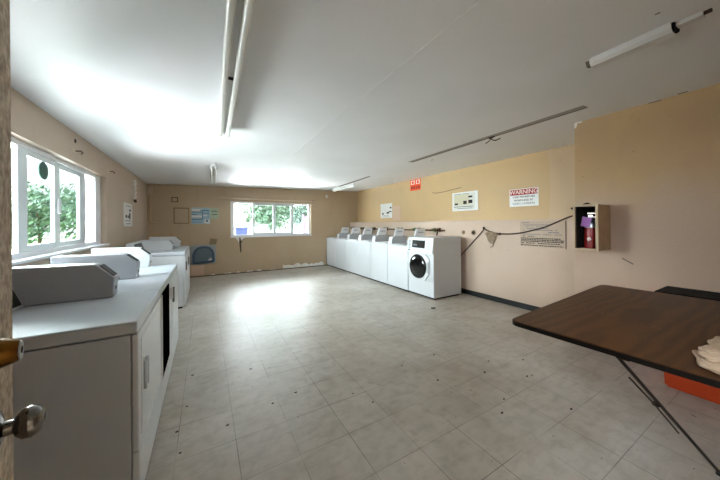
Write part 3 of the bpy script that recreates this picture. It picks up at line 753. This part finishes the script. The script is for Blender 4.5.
# ------------------------------------------------------------------ dryers on the left
XFm, XBk = -.265, -.985
def dryer(y0, w, top, label, kind, case_m, group, meter, rear=True, body_m=None):
    o = thing('laundry_machine', label, 'washing machine', ((XFm+XBk)/2, y0+w/2, 0), group)
    y1 = y0+w; g = .003; bmat = body_m or M['enamel_shade']
    MB().box(XBk, XFm-.032, y0+g, y1-g, .03, top-.062, .004).build('cabinet', bmat, o)
    MB().box(XBk-.004, XFm-.006, y0+.001, y1-.001, top-.058, top, .008).build('top_panel', M['enamel_shade'], o)  # top greyed in its colour where less light falls
    b = MB(); b.box(XFm-.029, XFm-.004, y0+g, y1-g, .262, top-.062, .006)
    fr = b.build('front_panel', M['enamel'], o)
    MB().box(XFm-.029, XFm-.001, y0+g, y1-g, .028, .256, .006).build('kick_panel', M['enamel'], o)
    MB().box(XBk+.03, XFm-.05, y0+.02, y1-.02, 0, .03).build('plinth', M['black_matte'], o)
    if kind == 'door':
        d = MB().box(XFm-.010, XFm-.001, y0+.06, y1-.06, .30, top-.10, .003).build('door', M['enamel'], o)
        h = MB()
        for k in (0, .055): h.box(XFm-.002, XFm+.012, y0+.105+k, y0+.120+k, .49, .63, .004)
        h.build('handle', M['enamel_shade'], d)
    elif kind == 'black':
        d = MB().box(XFm-.006, XFm+.004, y0+.04, y1-.22, .22, top-.05, .004).build('door', M['recess'], o); lab(d, 'black sheet for the dark open front')  # flat black sheet paints the darkness inside an open front
        for yy in (y0+.022, y1-.222):
            MB().box(XFm-.006, XFm+.005, yy, yy+.018, .22, top-.05, .003).build('edge', M['case_white'], d)
        h = MB().box(XFm-.002, XFm+.02, y1-.15, y1-.11, .66, .76, .005).build('handle', M['enamel'], o)
    else:
        d = MB().box(XFm-.010, XFm-.001, y0+.05, y1-.05, .30, top-.09, .003).build('door', M['enamel'], o)
        MB().box(XFm-.002, XFm+.014, y0+.08, y0+.11, .58, .72, .005).build('handle', M['chrome'], d)
    if meter:
        a, b0, b1, ch, tz = meter   # back x, chamfer start, front x, chamfer z, top z
        yy0, yy1 = y1-.115, y1-.005
        c = MB().prism([(a, top), (b1-.012, top), (b1, top+ch), (b0, top+tz), (a, top+tz+.006)], 'y', yy0, yy1, bev=.006).build('meter_case', case_m, o)
        dx, dz = b1-b0, ch-tz; ln = math.hypot(dx, dz); nx, nz = -dz/ln, dx/ln
        q = [(b0+dx*.12, top+tz+dz*.12), (b0+dx*.9, top+tz+dz*.9)]
        q += [(q[1][0]+nx*.004, q[1][1]+nz*.004), (q[0][0]+nx*.004, q[0][1]+nz*.004)]
        lab(MB().prism(q, 'y', yy0+.02, yy1-.012).build('coin_panel', M['seam'], c), 'dark coin panel on the sloping face')
        MB().lathe([(0,.012),(.006,.011)], (b1-.006, (yy0+yy1)/2, top+.05), (1,0,0), 14).build('lock', M['chrome'], c)
    if rear:
        p = MB().prism([(XBk, top), (-.85, top), (-.905, top+.146), (XBk, top+.15)], 'y', y0+.01, y1-(.12 if meter else .02), bev=.004).build('control_panel', M['enamel'], o)
        lab(MB().prism([(-.860, top+.016), (-.9035, top+.132), (-.898, top+.134), (-.8545, top+.018)], 'y', y0+.03, y1-.135).build('control_face', M['black'], p), 'black control face')
    return o
G1 = 'white laundry machines in the near left row'
mt = (-.93, -.565, -.482, .118, .206)
dryer(1.585, .715, .862, 'nearest white machine of the left row, beside the open door', 'door', M['grey_case_shade'], G1, mt)
dryer(2.30, .68, .862, 'white machine with a dark open front painted black, middle of the near left row', 'black', M['grey_case_shade'], G1, (-.99, -.568, -.484, .13, .203))
dryer(2.98, .71, .862, 'white machine at the far end of the near left row under the window', 'plain', M['case_white'], G1, (-.96, -.594, -.50, .12, .208))
G2 = 'white laundry machines in the far left row'
dryer(5.03, .70, .885, 'nearer white machine of the far left pair past the window', 'plain', M['case_white'], G2, (-.90, -.53, -.47, .075, .16), body_m=M['enamel'])
dryer(5.73, .70, .885, 'white machine closest to the far wall hatch on the left', 'plain', M['case_white'], G2, (-.90, -.49, -.41, .11, .19), body_m=M['enamel'])

# ------------------------------------------------------------------ washers on the right
FX, BXk = 3.31, 3.985
P0, PW = 3.31, .652
WT = .868
def washer(y0, w, label):
    y1 = y0+w; g = .003
    o = thing('top_loading_washer', label, 'washing machine', ((FX+BXk)/2, y0+w/2, 0), 'top-loading washers along the right wall')
    MB().box(FX+.06, BXk, y0+.004, y1-.004, .03, WT-.05, .004).build('cabinet', M['enamel'], o)
    MB().box(FX, FX+.062, y0+.0055, y1-.0055, .035, WT-.010, .004).build('front_panel', M['enamel'], o)
    MB().box(FX+.002, BXk, y0+.003, y1-.003, WT-.009, WT, .004).build('top_panel', M['enamel'], o)
    l = MB().box(FX+.05, FX+.44, y0+.17, y1-.05, WT-.002, WT+.012, .006).build('lid', M['enamel'], o)
    MB().box(FX+.06, FX+.085, y0+.30, y1-.22, WT+.011, WT+.02, .003).build('handle', M['enamel_shade'], l)
    MB().box(FX+.04, BXk-.03, y0+.02, y1-.02, 0, .03).build('plinth', M['black_matte'], o)
    c = MB().prism([(3.44, WT), (3.85, WT), (3.85, WT+.145), (3.78, WT+.16), (3.53, WT+.16), (3.46, WT+.13)], 'y', y0+.02, y0+.145, bev=.006).build('meter_case', M['grey_case_shade'], o)
    lab(c, 'coin meter case with side shade painted grey')
    lab(MB().prism([(3.434, WT+.01), (3.44, WT+.01), (3.459, WT+.125), (3.453, WT+.125)], 'y', y0+.026, y0+.139).build('front_face', M['case_white'], c), 'white front face, painted lighter as the lit side')
    MB().lathe([(0,.012),(.006,.011)], (3.445, y0+.08, WT+.06), (-1,0,0), 12).build('lock', M['chrome'], c)
    p = MB().prism([(3.52, WT+.155), (3.76, WT+.155), (3.80, WT+.325), (3.575, WT+.325)], 'y', y0+.035, y0+.075, bev=.003).build('price_display', M['case_white'], o)
    lab(p, 'white tilted price display')
    lab(MB().box(3.60, 3.74, y0+.0335, y0+.035, WT+.24, WT+.265).build('print', M['grey_case_shade'], p), 'faint grey print')
    MB().box(3.80, BXk-.01, y0+.15, y1-.02, WT, WT+.07, .01).build('rear_panel', M['enamel_shade'], o)
    return o
w0 = washer(P0+PW, PW, 'top-loading washer right beside the front-loading washer')
names = ['second top-loading washer counted from the front-loading washer', 'third top-loading washer counted from the front-loading washer',
         'fourth top-loading washer counted from the front-loading washer', 'top-loading washer next to last before the far wall',
         'farthest top-loading washer, tight against the far wall']
for i, nm in enumerate(names):
    c = copy_tree(w0, (0, PW*(i+1), 0)); c['label'] = nm
# front loader
o = thing('front_loading_washer', 'white front-loading washer with round dark door at the row end', 'washing machine', (3.66, P0+PW/2, 0))
y0, y1, ft = P0+.004, P0+PW-.004, 1.05
MB().box(FX+.03, BXk+.02, y0, y1, .03, ft, .006).build('cabinet', M['enamel_shade'], o)
MB().box(FX+.06, BXk-.02, y0+.02, y1-.02, 0, .03).build('plinth', M['black_matte'], o)
MB().box(FX+.012, FX+.03, y0, y1, .035, .30, .004).build('lower_panel', M['enamel'], o)
MB().box(FX+.012, FX+.03, y0, y1, .304, .775, .004).build('front_panel', M['enamel'], o)
cp = MB().prism([(FX+.03, .778), (FX-.012, .778), (FX-.018, .80), (FX+.012, ft-.012), (FX+.03, ft)], 'y', y0, y1, bev=.004).build('control_panel', M['enamel'], o)
# tilted face helper for the control panel
def cpbox(u0, u1, z0, z1, d, name, m_, par):
    def xz(z, off): 
        t = (z-.80)/(ft-.012-.80); x = FX-.018 + .030*t
        return (x-off, z)
    a, b_ = xz(z0, 0), xz(z1, 0); c_, d_ = xz(z1, d), xz(z0, d)
    return MB().prism([a, b_, c_, d_], 'y', u0, u1).build(name, m_, par)
lab(cpbox(3.50, 3.83, .862, .995, .004, 'display', M['black'], cp), 'black display panel')
lab(cpbox(3.70, 3.79, .895, .925, .005, 'screen_icons', M['ink_grey'], cp), 'grey icons')
for k in range(6):
    cpbox(3.865, 3.925, .845+.026*k, .862+.026*k, .004, 'button', M['panel_grey'], cp)
    cpbox(3.37, 3.45, .845+.026*k, .857+.026*k, .004, 'vent_slot', M['grey_case_shade'], cp)
lab(cpbox(3.885, 3.915, .805, .828, .005, 'key_lock', M['black'], cp), 'black key lock')
yc, zc = 3.665, .535
d = MB().prism([(yc-.27,zc-.10),(yc-.27,zc+.14),(yc-.19,zc+.225),(yc+.19,zc+.225),(yc+.25,zc+.12),(yc+.25,zc-.12),(yc+.17,zc-.225),(yc-.17,zc-.225)], 'x', FX-.022, FX+.012, bev=.006).build('door', M['enamel'], o)
b = MB(); prof = [(.0,.215),(.012,.210),(.016,.19),(.006,.18)]
lab(b.lathe(prof, (FX-.022, yc, zc), (-1,0,0), 40).build('door_ring', M['black_matte'], d), 'black door ring')
b = MB(); lab(b.lathe([(0,.181),(.010,.178),(.022,.15),(.03,.10),(.033,.02)], (FX-.024, yc, zc), (-1,0,0), 40).build('door_glass', mat('dark_bulging_glass', (.055,.055,.06), .08), d), 'dark bulging glass')
b = MB(); b.box(FX-.034, FX-.020, yc-.275, yc-.225, zc-.09, zc+.10, .006)
lab(b.build('handle', M['grey_case_shade'], d), 'grey pull handle')
# price display standing on top of the front loader's back
# water pipes behind the washers
o = thing('water_pipe', 'brown water pipe with valves on the wall behind the washers', 'pipe', (XW-.06, 5.2, 1.15))
MB().tube([(XW-.035, 3.80, 1.15), (XW-.035, 7.6, 1.15)], .016, 10).build('pipe', M['copper'], o)
for y in (4.05, 5.3, 6.5, 7.5): MB().box(XW-.035, XW-.001, y-.012, y+.012, 1.13, 1.17, .003).build('pipe_clip', M['copper'], o)
for k in range(7):
    y = 3.93+k*PW*.92
    for j, (dy, mm) in enumerate(((0, M['copper']), (.13, M['green_valve']))):
        b = MB(); b.cyl((XW-.035, y+dy, 1.15), (XW-.10, y+dy, 1.16), .013, 10); b.lathe([(0,.03),(.012,.032),(.016,.02)], (XW-.10, y+dy, 1.165), (-.6,0,.8), 10)
        b.cyl((XW-.035, y+dy, 1.12), (XW-.035, y+dy, 1.20), .02, 10)
        b.build('valve', mm, o)
    MB().tube(cat([(XW-.09, y, 1.145), (XW-.10, y+.02, 1.02), (XW-.10, y+.05, .85), (XW-.09, y+.05, .55)]), .012).build('hose', M['hose_black'], o)

# ------------------------------------------------------------------ table, towel, bin
PFL = Vector((1.492, .900, .752)); PFR = Vector((3.02, 1.000, .752)); PNL = Vector((1.480, .150, .748))
u = (PFR-PFL); Lu = u.length; u.normalize(); v = (PNL-PFL); v = (v - v.dot(u)*u); Lv = v.length; v.normalize(); n = u.cross(v); n = -n if n.z < 0 else n
TM = Matrix(((u.x, v.x, n.x, PFL.x), (u.y, v.y, n.y, PFL.y), (u.z, v.z, n.z, PFL.z), (0,0,0,1)))
o = thing('folding_table', 'brown wood-grain folding table with dark edge in the right foreground', 'table', (2.2, .55, 0))
outline = rrect(Lu/2, Lv/2, Lu, Lv, .045, 5)
MB().prism(outline, 'z', -.003, .0, mtx=TM).build('tabletop', M['wood_top'], o)
outl2 = rrect(Lu/2, Lv/2, Lu+.012, Lv+.012, .05, 5)
eb = MB().prism(outl2, 'z', -.026, -.0032, mtx=TM).build('edge_band', M['dark_edge'], o); lab(eb, 'near-black rim under the wood top')
tl = bpy.data.objects['tabletop']
# grain in table coordinates
def onT(a, b, c): return TM @ Vector((a, b, c))
p0 = onT(.012, .445, -.028); p1 = Vector((2.275, .285, .012))
lg = MB().tube([p0, p1], .0075, 10).build('leg', M['dark_tube'], o)
off = Vector((-.010,.012,-.014)); q0 = p0.lerp(p1, .14) + off; q1 = p0.lerp(p1, .60) + off
MB().tube([q0, p0.lerp(p1,.36)+off*.8, q1], .004, 8).build('locking_brace', M['dark_tube'], lg)
MB().blob(p0.lerp(p1,.36)+off*.5, (.012,.016,.012), 2, .2).build('hinge', M['dark_tube'], lg)
MB().box(.004, .03, .455, .485, -.034, -.026, .002, mtx=TM).build('leg_plate', M['dark_tube'], lg)
lg2 = MB().tube([onT(1.42, .62, -.034), (2.96, .26, .012)], .014, 10).build('leg', M['dark_tube'], o)
lg3 = MB().tube([onT(1.42, .70, -.034), (2.90, .06, .012)], .014, 10).build('leg', M['dark_tube'], o)
for q in (p1, Vector((2.96,.26,.012)), Vector((2.90,.06,.012))):
    MB().lathe([(0,.014),(.02,.012)], (q.x, q.y, 0), (0,0,1), 12).build('rubber_foot', M['rubber'], lg if q is p1 else lg2)
# towel
b = MB()
def tw(c, r, sub, amp, fr, seed, rz=0):
    bb = bmesh.new(); bmesh.ops.create_icosphere(bb, subdivisions=sub, radius=1)
    R = Matrix.Rotation(rz, 3, 'Z')
    for q in bb.verts:
        k = 1 + amp*noise.noise(q.co*fr+Vector((seed,0,0)))
        p = R @ Vector((q.co.x*r[0]*k, q.co.y*r[1]*k, 0))
        zz = q.co.z*r[2]*k
        q.co = Vector(c) + p + Vector((0,0,max(zz, -r[2]*.55)))
    b.sm = True; b._merge(bb)
base = TM @ Vector((.14, .64, 0)); 
tw((1.665,.215,.765), (.10,.050,.022), 4, .30, 1.6, 1, .35)
tw((1.70,.215,.792), (.085,.045,.020), 4, .35, 1.8, 4, -.1)
tw((1.775,.18,.80), (.12,.055,.040), 4, .40, 1.6, 9, .4)
tw((1.78,.12,.775), (.16,.07,.035), 4, .35, 1.8, 12, .1)
tag(b.build('towel', M['towel']), 'crumpled cream towel lying on the brown folding table', 'towel')
# orange bin with a black lid against the near wall
o = thing('storage_bin', 'orange plastic bin with flat black lid behind the brown table', 'bin', (3.28, .18, 0))
b = MB(); bm = b.bm
def ring(x0, x1, ya, yb, z): return [bm.verts.new(p) for p in ((x0,ya,z),(x1,ya,z),(x1,yb,z),(x0,yb,z))]
R = [ring(3.135, 3.40, -.20, .655, 0), ring(3.115, 3.425, -.215, .685, .69)]
for i in range(4): bm.faces.new((R[0][i], R[0][(i+1) % 4], R[1][(i+1) % 4], R[1][i]))
bm.faces.new(R[0][::-1]); bm.faces.new(R[1])
bmesh.ops.bevel(bm, geom=bm.edges[:], offset=.015, segments=3, affect='EDGES')
b.sm = True; b.build('tub', M['orange'], o)
l = MB().box(3.10, 3.438, -.23, .70, .69, .748, .008).build('lid', M['black_matte'], o); lab(l, 'flat black lid')
for k in range(5): MB().box(3.13, 3.41, -.15+.17*k, -.11+.17*k, .748, .752, .002).build('rib', M['black_matte'], l)

# ------------------------------------------------------------------ the open door with its hardware
hinge = Vector((-.118, -.116, 0)); dd = Vector((-.2266, .974, 0)).normalized(); dn = Vector((.974, .2266, 0))
W = .958
DM = Matrix(((dd.x, dn.x, 0, hinge.x), (dd.y, dn.y, 0, hinge.y), (0,0,1,0), (0,0,0,1)))   # u along door, v out of its face
o = thing('door_1', 'worn speckled beige entry door standing open at the left edge', 'door', (hinge.x, hinge.y, 0)); struct(o); del o['category']
MB().box(0, W, -.042, 0, .012, 2.04, .002, mtx=DM).build('door_leaf', M['door_paint'], o)
def onD(a, b, c): return DM @ Vector((a, b, c))
ku = .832
kn = MB(); kn.lathe([(0,.032),(.005,.031),(.008,.022),(.011,.012),(.024,.011)], onD(ku,0,.957), dn, 32)
rose = kn.build('door_knob', M['chrome'], o)
lab(MB().lathe([(.020,.011),(.024,.018),(.031,.0245),(.041,.026),(.050,.021),(.055,.015),(.056,.012),(.053,.010)], onD(ku,0,.957), dn, 32).build('knob', M['chrome'], rose), 'satin oval knob')
db = MB().lathe([(0,.027),(.006,.025),(.026,.0185),(.028,.017)], onD(ku,0,1.086), dn, 32).build('deadbolt', M['brass'], o)
lab(MB().lathe([(.028,.0155),(.030,.0155)], onD(ku,0,1.086), dn, 24).build('cylinder_face', M['steel'], db), 'silver keyhole face')
lab(MB().lathe([(.030,.006),(.0308,.006)], onD(ku,0,1.086), dn, 12).build('keyhole', M['black_matte'], db), 'dark keyhole')
MB().box(W-.001, W+.0015, -.032, -.010, .90, .99, mtx=DM).build('latch_plate', M['brass'], o)

# ------------------------------------------------------------------ scraps on the floor
rnd = random.Random(11)
spots = [(3.02,3.02),(1.66,1.62),(1.05,1.66),(1.55,1.95),(2.1,1.5),(2.35,1.28),(1.95,1.95),(2.6,1.45),(1.75,1.12),(.42,2.02),(.60,2.06),(.12,1.95),(-.12,2.3),(-.10,2.75),(-.16,2.05),(-.13,1.85),(1.9,1.2),(2.3,1.6),(.35,2.6),(2.2,.9)]
for i, (x, y) in enumerate(spots):
    s = .045 if i == 0 else rnd.uniform(.006, .012)
    pts = []
    for k in range(7):
        a = 2*PI*k/7; rr = s*rnd.uniform(.55, 1.1); pts.append((x+rr*1.3*math.cos(a), y+rr*.8*math.sin(a)))
    ob = MB().prism(pts, 'z', .0, .004).build('dirt_scrap', M['scrap'])
    if i == 0: tag(ob, 'largest dark scrap on the floor in front of the washers', 'scrap')
    else: tag(ob, 'tiny dark scrap of dirt lying on the open tile floor', 'scrap', 'dark scraps on the tile floor')

# ------------------------------------------------------------------ outside
struct(MB().box(-40, -3.0, 13, 60, -.4, -.05).build('ground_lawn', M['grass']))
struct(MB().box(-2.95, 16, 12.5, 60, -.4, -.05).build('ground_drive', M['stucco_pale']))
def tree(x, y, h, r, leaf, label, seed, nleaf=2600, low=.25, cat_='tree', grp='trees outside the windows', lsz=.12):
    rnd = random.Random(seed)
    o = thing('shrub' if cat_ == 'shrub' else 'tree', label, cat_, (x, y, -.05), grp)
    b = MB(); b.tube([(x,y,-.05),(x+.05,y,h*.3),(x-.03,y+.05,h*.6)], .05+.03*h/3, 8)
    for k in range(5):
        a = 2*PI*k/5; b.tube([(x,y,h*.3+.05*k),(x+.5*r*math.cos(a),y+.5*r*math.sin(a),h*.62)], .03, 6)
    b.build('trunk', M['bark'], o)
    f = MB(); bm = f.bm
    cl_ = [(rnd.uniform(-.55,.55)*r, rnd.uniform(-.55,.55)*r, h*(low+(1-low)*(.15+.7*rnd.random())), r*rnd.uniform(.35,.6)) for _ in range(12)]
    for i in range(nleaf):
        c = cl_[i % 12]
        d_ = Vector((rnd.gauss(0,1), rnd.gauss(0,1), rnd.gauss(0,1))).normalized()*c[3]*rnd.uniform(.5,1)
        p = Vector((x+c[0], y+c[1], c[2])) + d_
        s = lsz*rnd.uniform(.6, 1.3); q = Vector((rnd.gauss(0,1), rnd.gauss(0,1), rnd.gauss(0,1))).normalized()
        t1 = q.orthogonal().normalized(); t2 = q.cross(t1)
        bm.faces.new([bm.verts.new(p+t1*s), bm.verts.new(p+t2*s*.45), bm.verts.new(p-t1*s), bm.verts.new(p-t2*s*.45)])
    f.build('foliage', leaf, o)
    return o
tree(-7.3, 20.0, 3.1, 2.5, M['leaf_a'], 'broad rounded green tree seen in the nearer middle pane of the left window', 1, 4200)
tree(-7.6, 26.0, 3.9, 2.3, M['leaf_c'], 'taller bluish green tree seen in the farther middle pane of the left window', 2, 3600)
tree(-4.2, 17.6, 3.2, 1.0, M['leaf_b'], 'slim pale green tree seen in the far end pane of the left window', 3, 1500)
tree(3.5, 16.6, 4.4, 1.9, M['leaf_a'], 'green tree behind the middle panes of the far window', 7, 3800)
tree(7.2, 21.5, 4.6, 1.7, M['leaf_c'], 'bluish green tree behind the right middle pane', 8, 2200)
tree(5.75, 15.4, 4.2, .6, M['leaf_b'], 'thin pale tree at the right end of the far window', 9, 600)
# pale building behind
o = thing('neighbour_house', 'pale house wall seen through the far window', 'building', (4, 26, -.05))
MB().box(-3, 11, 26, 29, -.05, 2.6).build('wall', M['stucco_pale'], o); MB().prism([(-3.4,2.55),(11.4,2.55),(4,4.2)], 'y', 25.6, 29.4).build('roof', M['ext_wall'], o)
MB().box(5.0, 5.9, 25.96, 26, .9, 2.0).build('window', M['panel_grey'], o)
# blue wheeled bin
o = thing('wheeled_bin', 'blue wheeled bin seen in the left pane of the far window', 'bin', (1.5, 13.6, -.05))
bx, by = 1.44, 13.4
b = MB(); bm = b.bm
R = [[bm.verts.new((bx+sx*q, by+sy*q, z)) for sx, sy in ((-1,-1),(1,-1),(1,1),(-1,1))] for q, z in ((.20,.0),(.25,1.12))]
for i in range(4): bm.faces.new((R[0][i], R[0][(i+1) % 4], R[1][(i+1) % 4], R[1][i]))
bm.faces.new(R[0][::-1]); bm.faces.new(R[1]); b.build('body', M['bin_blue'], o)
MB().prism([(by-.28,1.12),(by+.28,1.12),(by+.28,1.22),(by-.24,1.17)], 'x', bx-.27, bx+.27).build('lid', M['bin_blue'], o)
for sx in (-.25, .25): MB().cyl((bx+sx-.02, by+.26, .06), (bx+sx+.02, by+.26, .06), .11, 16).build('wheel', M['rubber'], o)
# mauve board gate
o = thing('board_gate', 'mauve board gate seen in the right pane of the far window', 'gate', (5.0, 13.8, -.05))
for k in range(5): MB().box(4.58+.15*k, 4.72+.15*k, 13.9, 13.94, -.02, 1.72, .004).build('board', M['mauve'], o)
for z in (.3, 1.1): MB().box(4.6, 5.42, 13.94, 13.99, z, z+.1).build('rail', M['mauve'], o)
MB().box(4.50, 4.57, 13.88, 14.0, -.05, 1.8).build('post', M['mauve'], o)

# ------------------------------------------------------------------ light: daylight sky with bright sunlit surroundings
wd = bpy.data.worlds.new('daylight'); S.world = wd; wd.use_nodes = True
nt = wd.node_tree; bg = nt.nodes['Background']
tc = nt.nodes.new('ShaderNodeTexCoord'); sp = nt.nodes.new('ShaderNodeSeparateXYZ'); nt.links.new(tc.outputs['Generated'], sp.inputs[0])
rp = nt.nodes.new('ShaderNodeValToRGB'); mr = nt.nodes.new('ShaderNodeMapRange')
mr.inputs['From Min'].default_value = -1; mr.inputs['From Max'].default_value = 1
nt.links.new(sp.outputs[2], mr.inputs['Value']); nt.links.new(mr.outputs[0], rp.inputs['Fac'])
e = rp.color_ramp.elements
e[0].position = 0; e[0].color = (.9,.87,.82,1)          # sunlit paving below
e[1].position = 1; e[1].color = (.50,.66,1.0,1)          # zenith
for pos, c in ((.47,(.95,.92,.87)), (.50,(.85,.88,.90)), (.53,(.95,.97,1.0)), (.70,(.78,.88,1.0))):
    q = e.new(pos); q.color = c + (1,)
nt.links.new(rp.outputs['Color'], bg.inputs['Color'])
WORLD = .95
bg.inputs['Strength'].default_value = WORLD
def portal(name, loc, rot, sx, sy):
    l = bpy.data.lights.new(name, 'AREA'); l.shape = 'RECTANGLE'; l.size = sx; l.size_y = sy
    l.cycles.is_portal = True
    o = bpy.data.objects.new(name, l); COL.objects.link(o); o.location = loc; o.rotation_euler = rot
portal('window_daylight', (XL-.19, (WY0+WY1)/2, (WZ0+WZ1)/2), (0, -PI/2, 0), WZ1-WZ0, WY1-WY0)
portal('far_window_daylight', ((BX0+BX1)/2, YB+.19, (BZ0+BZ1)/2), (-PI/2, 0, 0), BX1-BX0, BZ1-BZ0)
portal('doorway_daylight', (.335, YF-.12, 1.03), (PI/2, 0, 0), .97, 2.06)
def sun(name, d, energy, angle, color=(1,1,1)):
    l = bpy.data.lights.new(name, 'SUN'); l.energy = energy; l.angle = math.radians(angle); l.color = color
    o = bpy.data.objects.new(name, l); COL.objects.link(o)
    o.rotation_euler = Vector(d).to_track_quat('-Z', 'Y').to_euler(); o.location = (0, 0, 12)
sun('sun', (-.42, .38, -.82), 2.2, 1, (1,.95,.87))                 # high sun from behind the building
sun('sky_fill_west', (.90, .22, -.20), 22, 60, (.88,.95,1))         # added broad lamp standing in for sky light at the left window
sun('upward_fill_west', (.90, -.12, .31), 20, 68, (.96,.98,1))     # added lamp aimed upward, standing in for bounce off unbuilt paving
sun('sky_fill_north', (.05, -.92, -.20), 18, 60, (.88,.95,1))       # added sky stand-in lamp at the far window
sun('upward_fill_north', (.05, -.92, .27), 25, 62, (.97,.98,1))  # added upward lamp standing in for paving bounce at the far window

# ------------------------------------------------------------------ camera
cam = bpy.data.cameras.new('camera'); co = bpy.data.objects.new('camera', cam); COL.objects.link(co)
cam.sensor_width = 36; cam.lens = 270/720*36; cam.clip_start = .02; cam.clip_end = 200
cam.shift_y = -(240-223.7)/720
R = Matrix.Rotation(math.radians(-29.9), 4, 'Z') @ Matrix.Rotation(PI/2, 4, 'X') @ Matrix.Rotation(math.radians(-.45), 4, 'Z')
co.matrix_world = Matrix.Translation((0,0,1.3)) @ R
S.camera = co
vs = S.view_settings
vs.view_transform = 'Standard'; vs.look = 'None'; vs.gamma = 1; vs.use_curve_mapping = False
vs.exposure = 1.1
cy = S.cycles
cy.max_bounces = 10; cy.diffuse_bounces = 7; cy.glossy_bounces = 4; cy.transparent_max_bounces = 12
cy.sample_clamp_indirect = 6; cy.use_denoising = True
cy.caustics_reflective = False; cy.caustics_refractive = False
for o in S.objects:
    if '_o' in o: del o['_o']
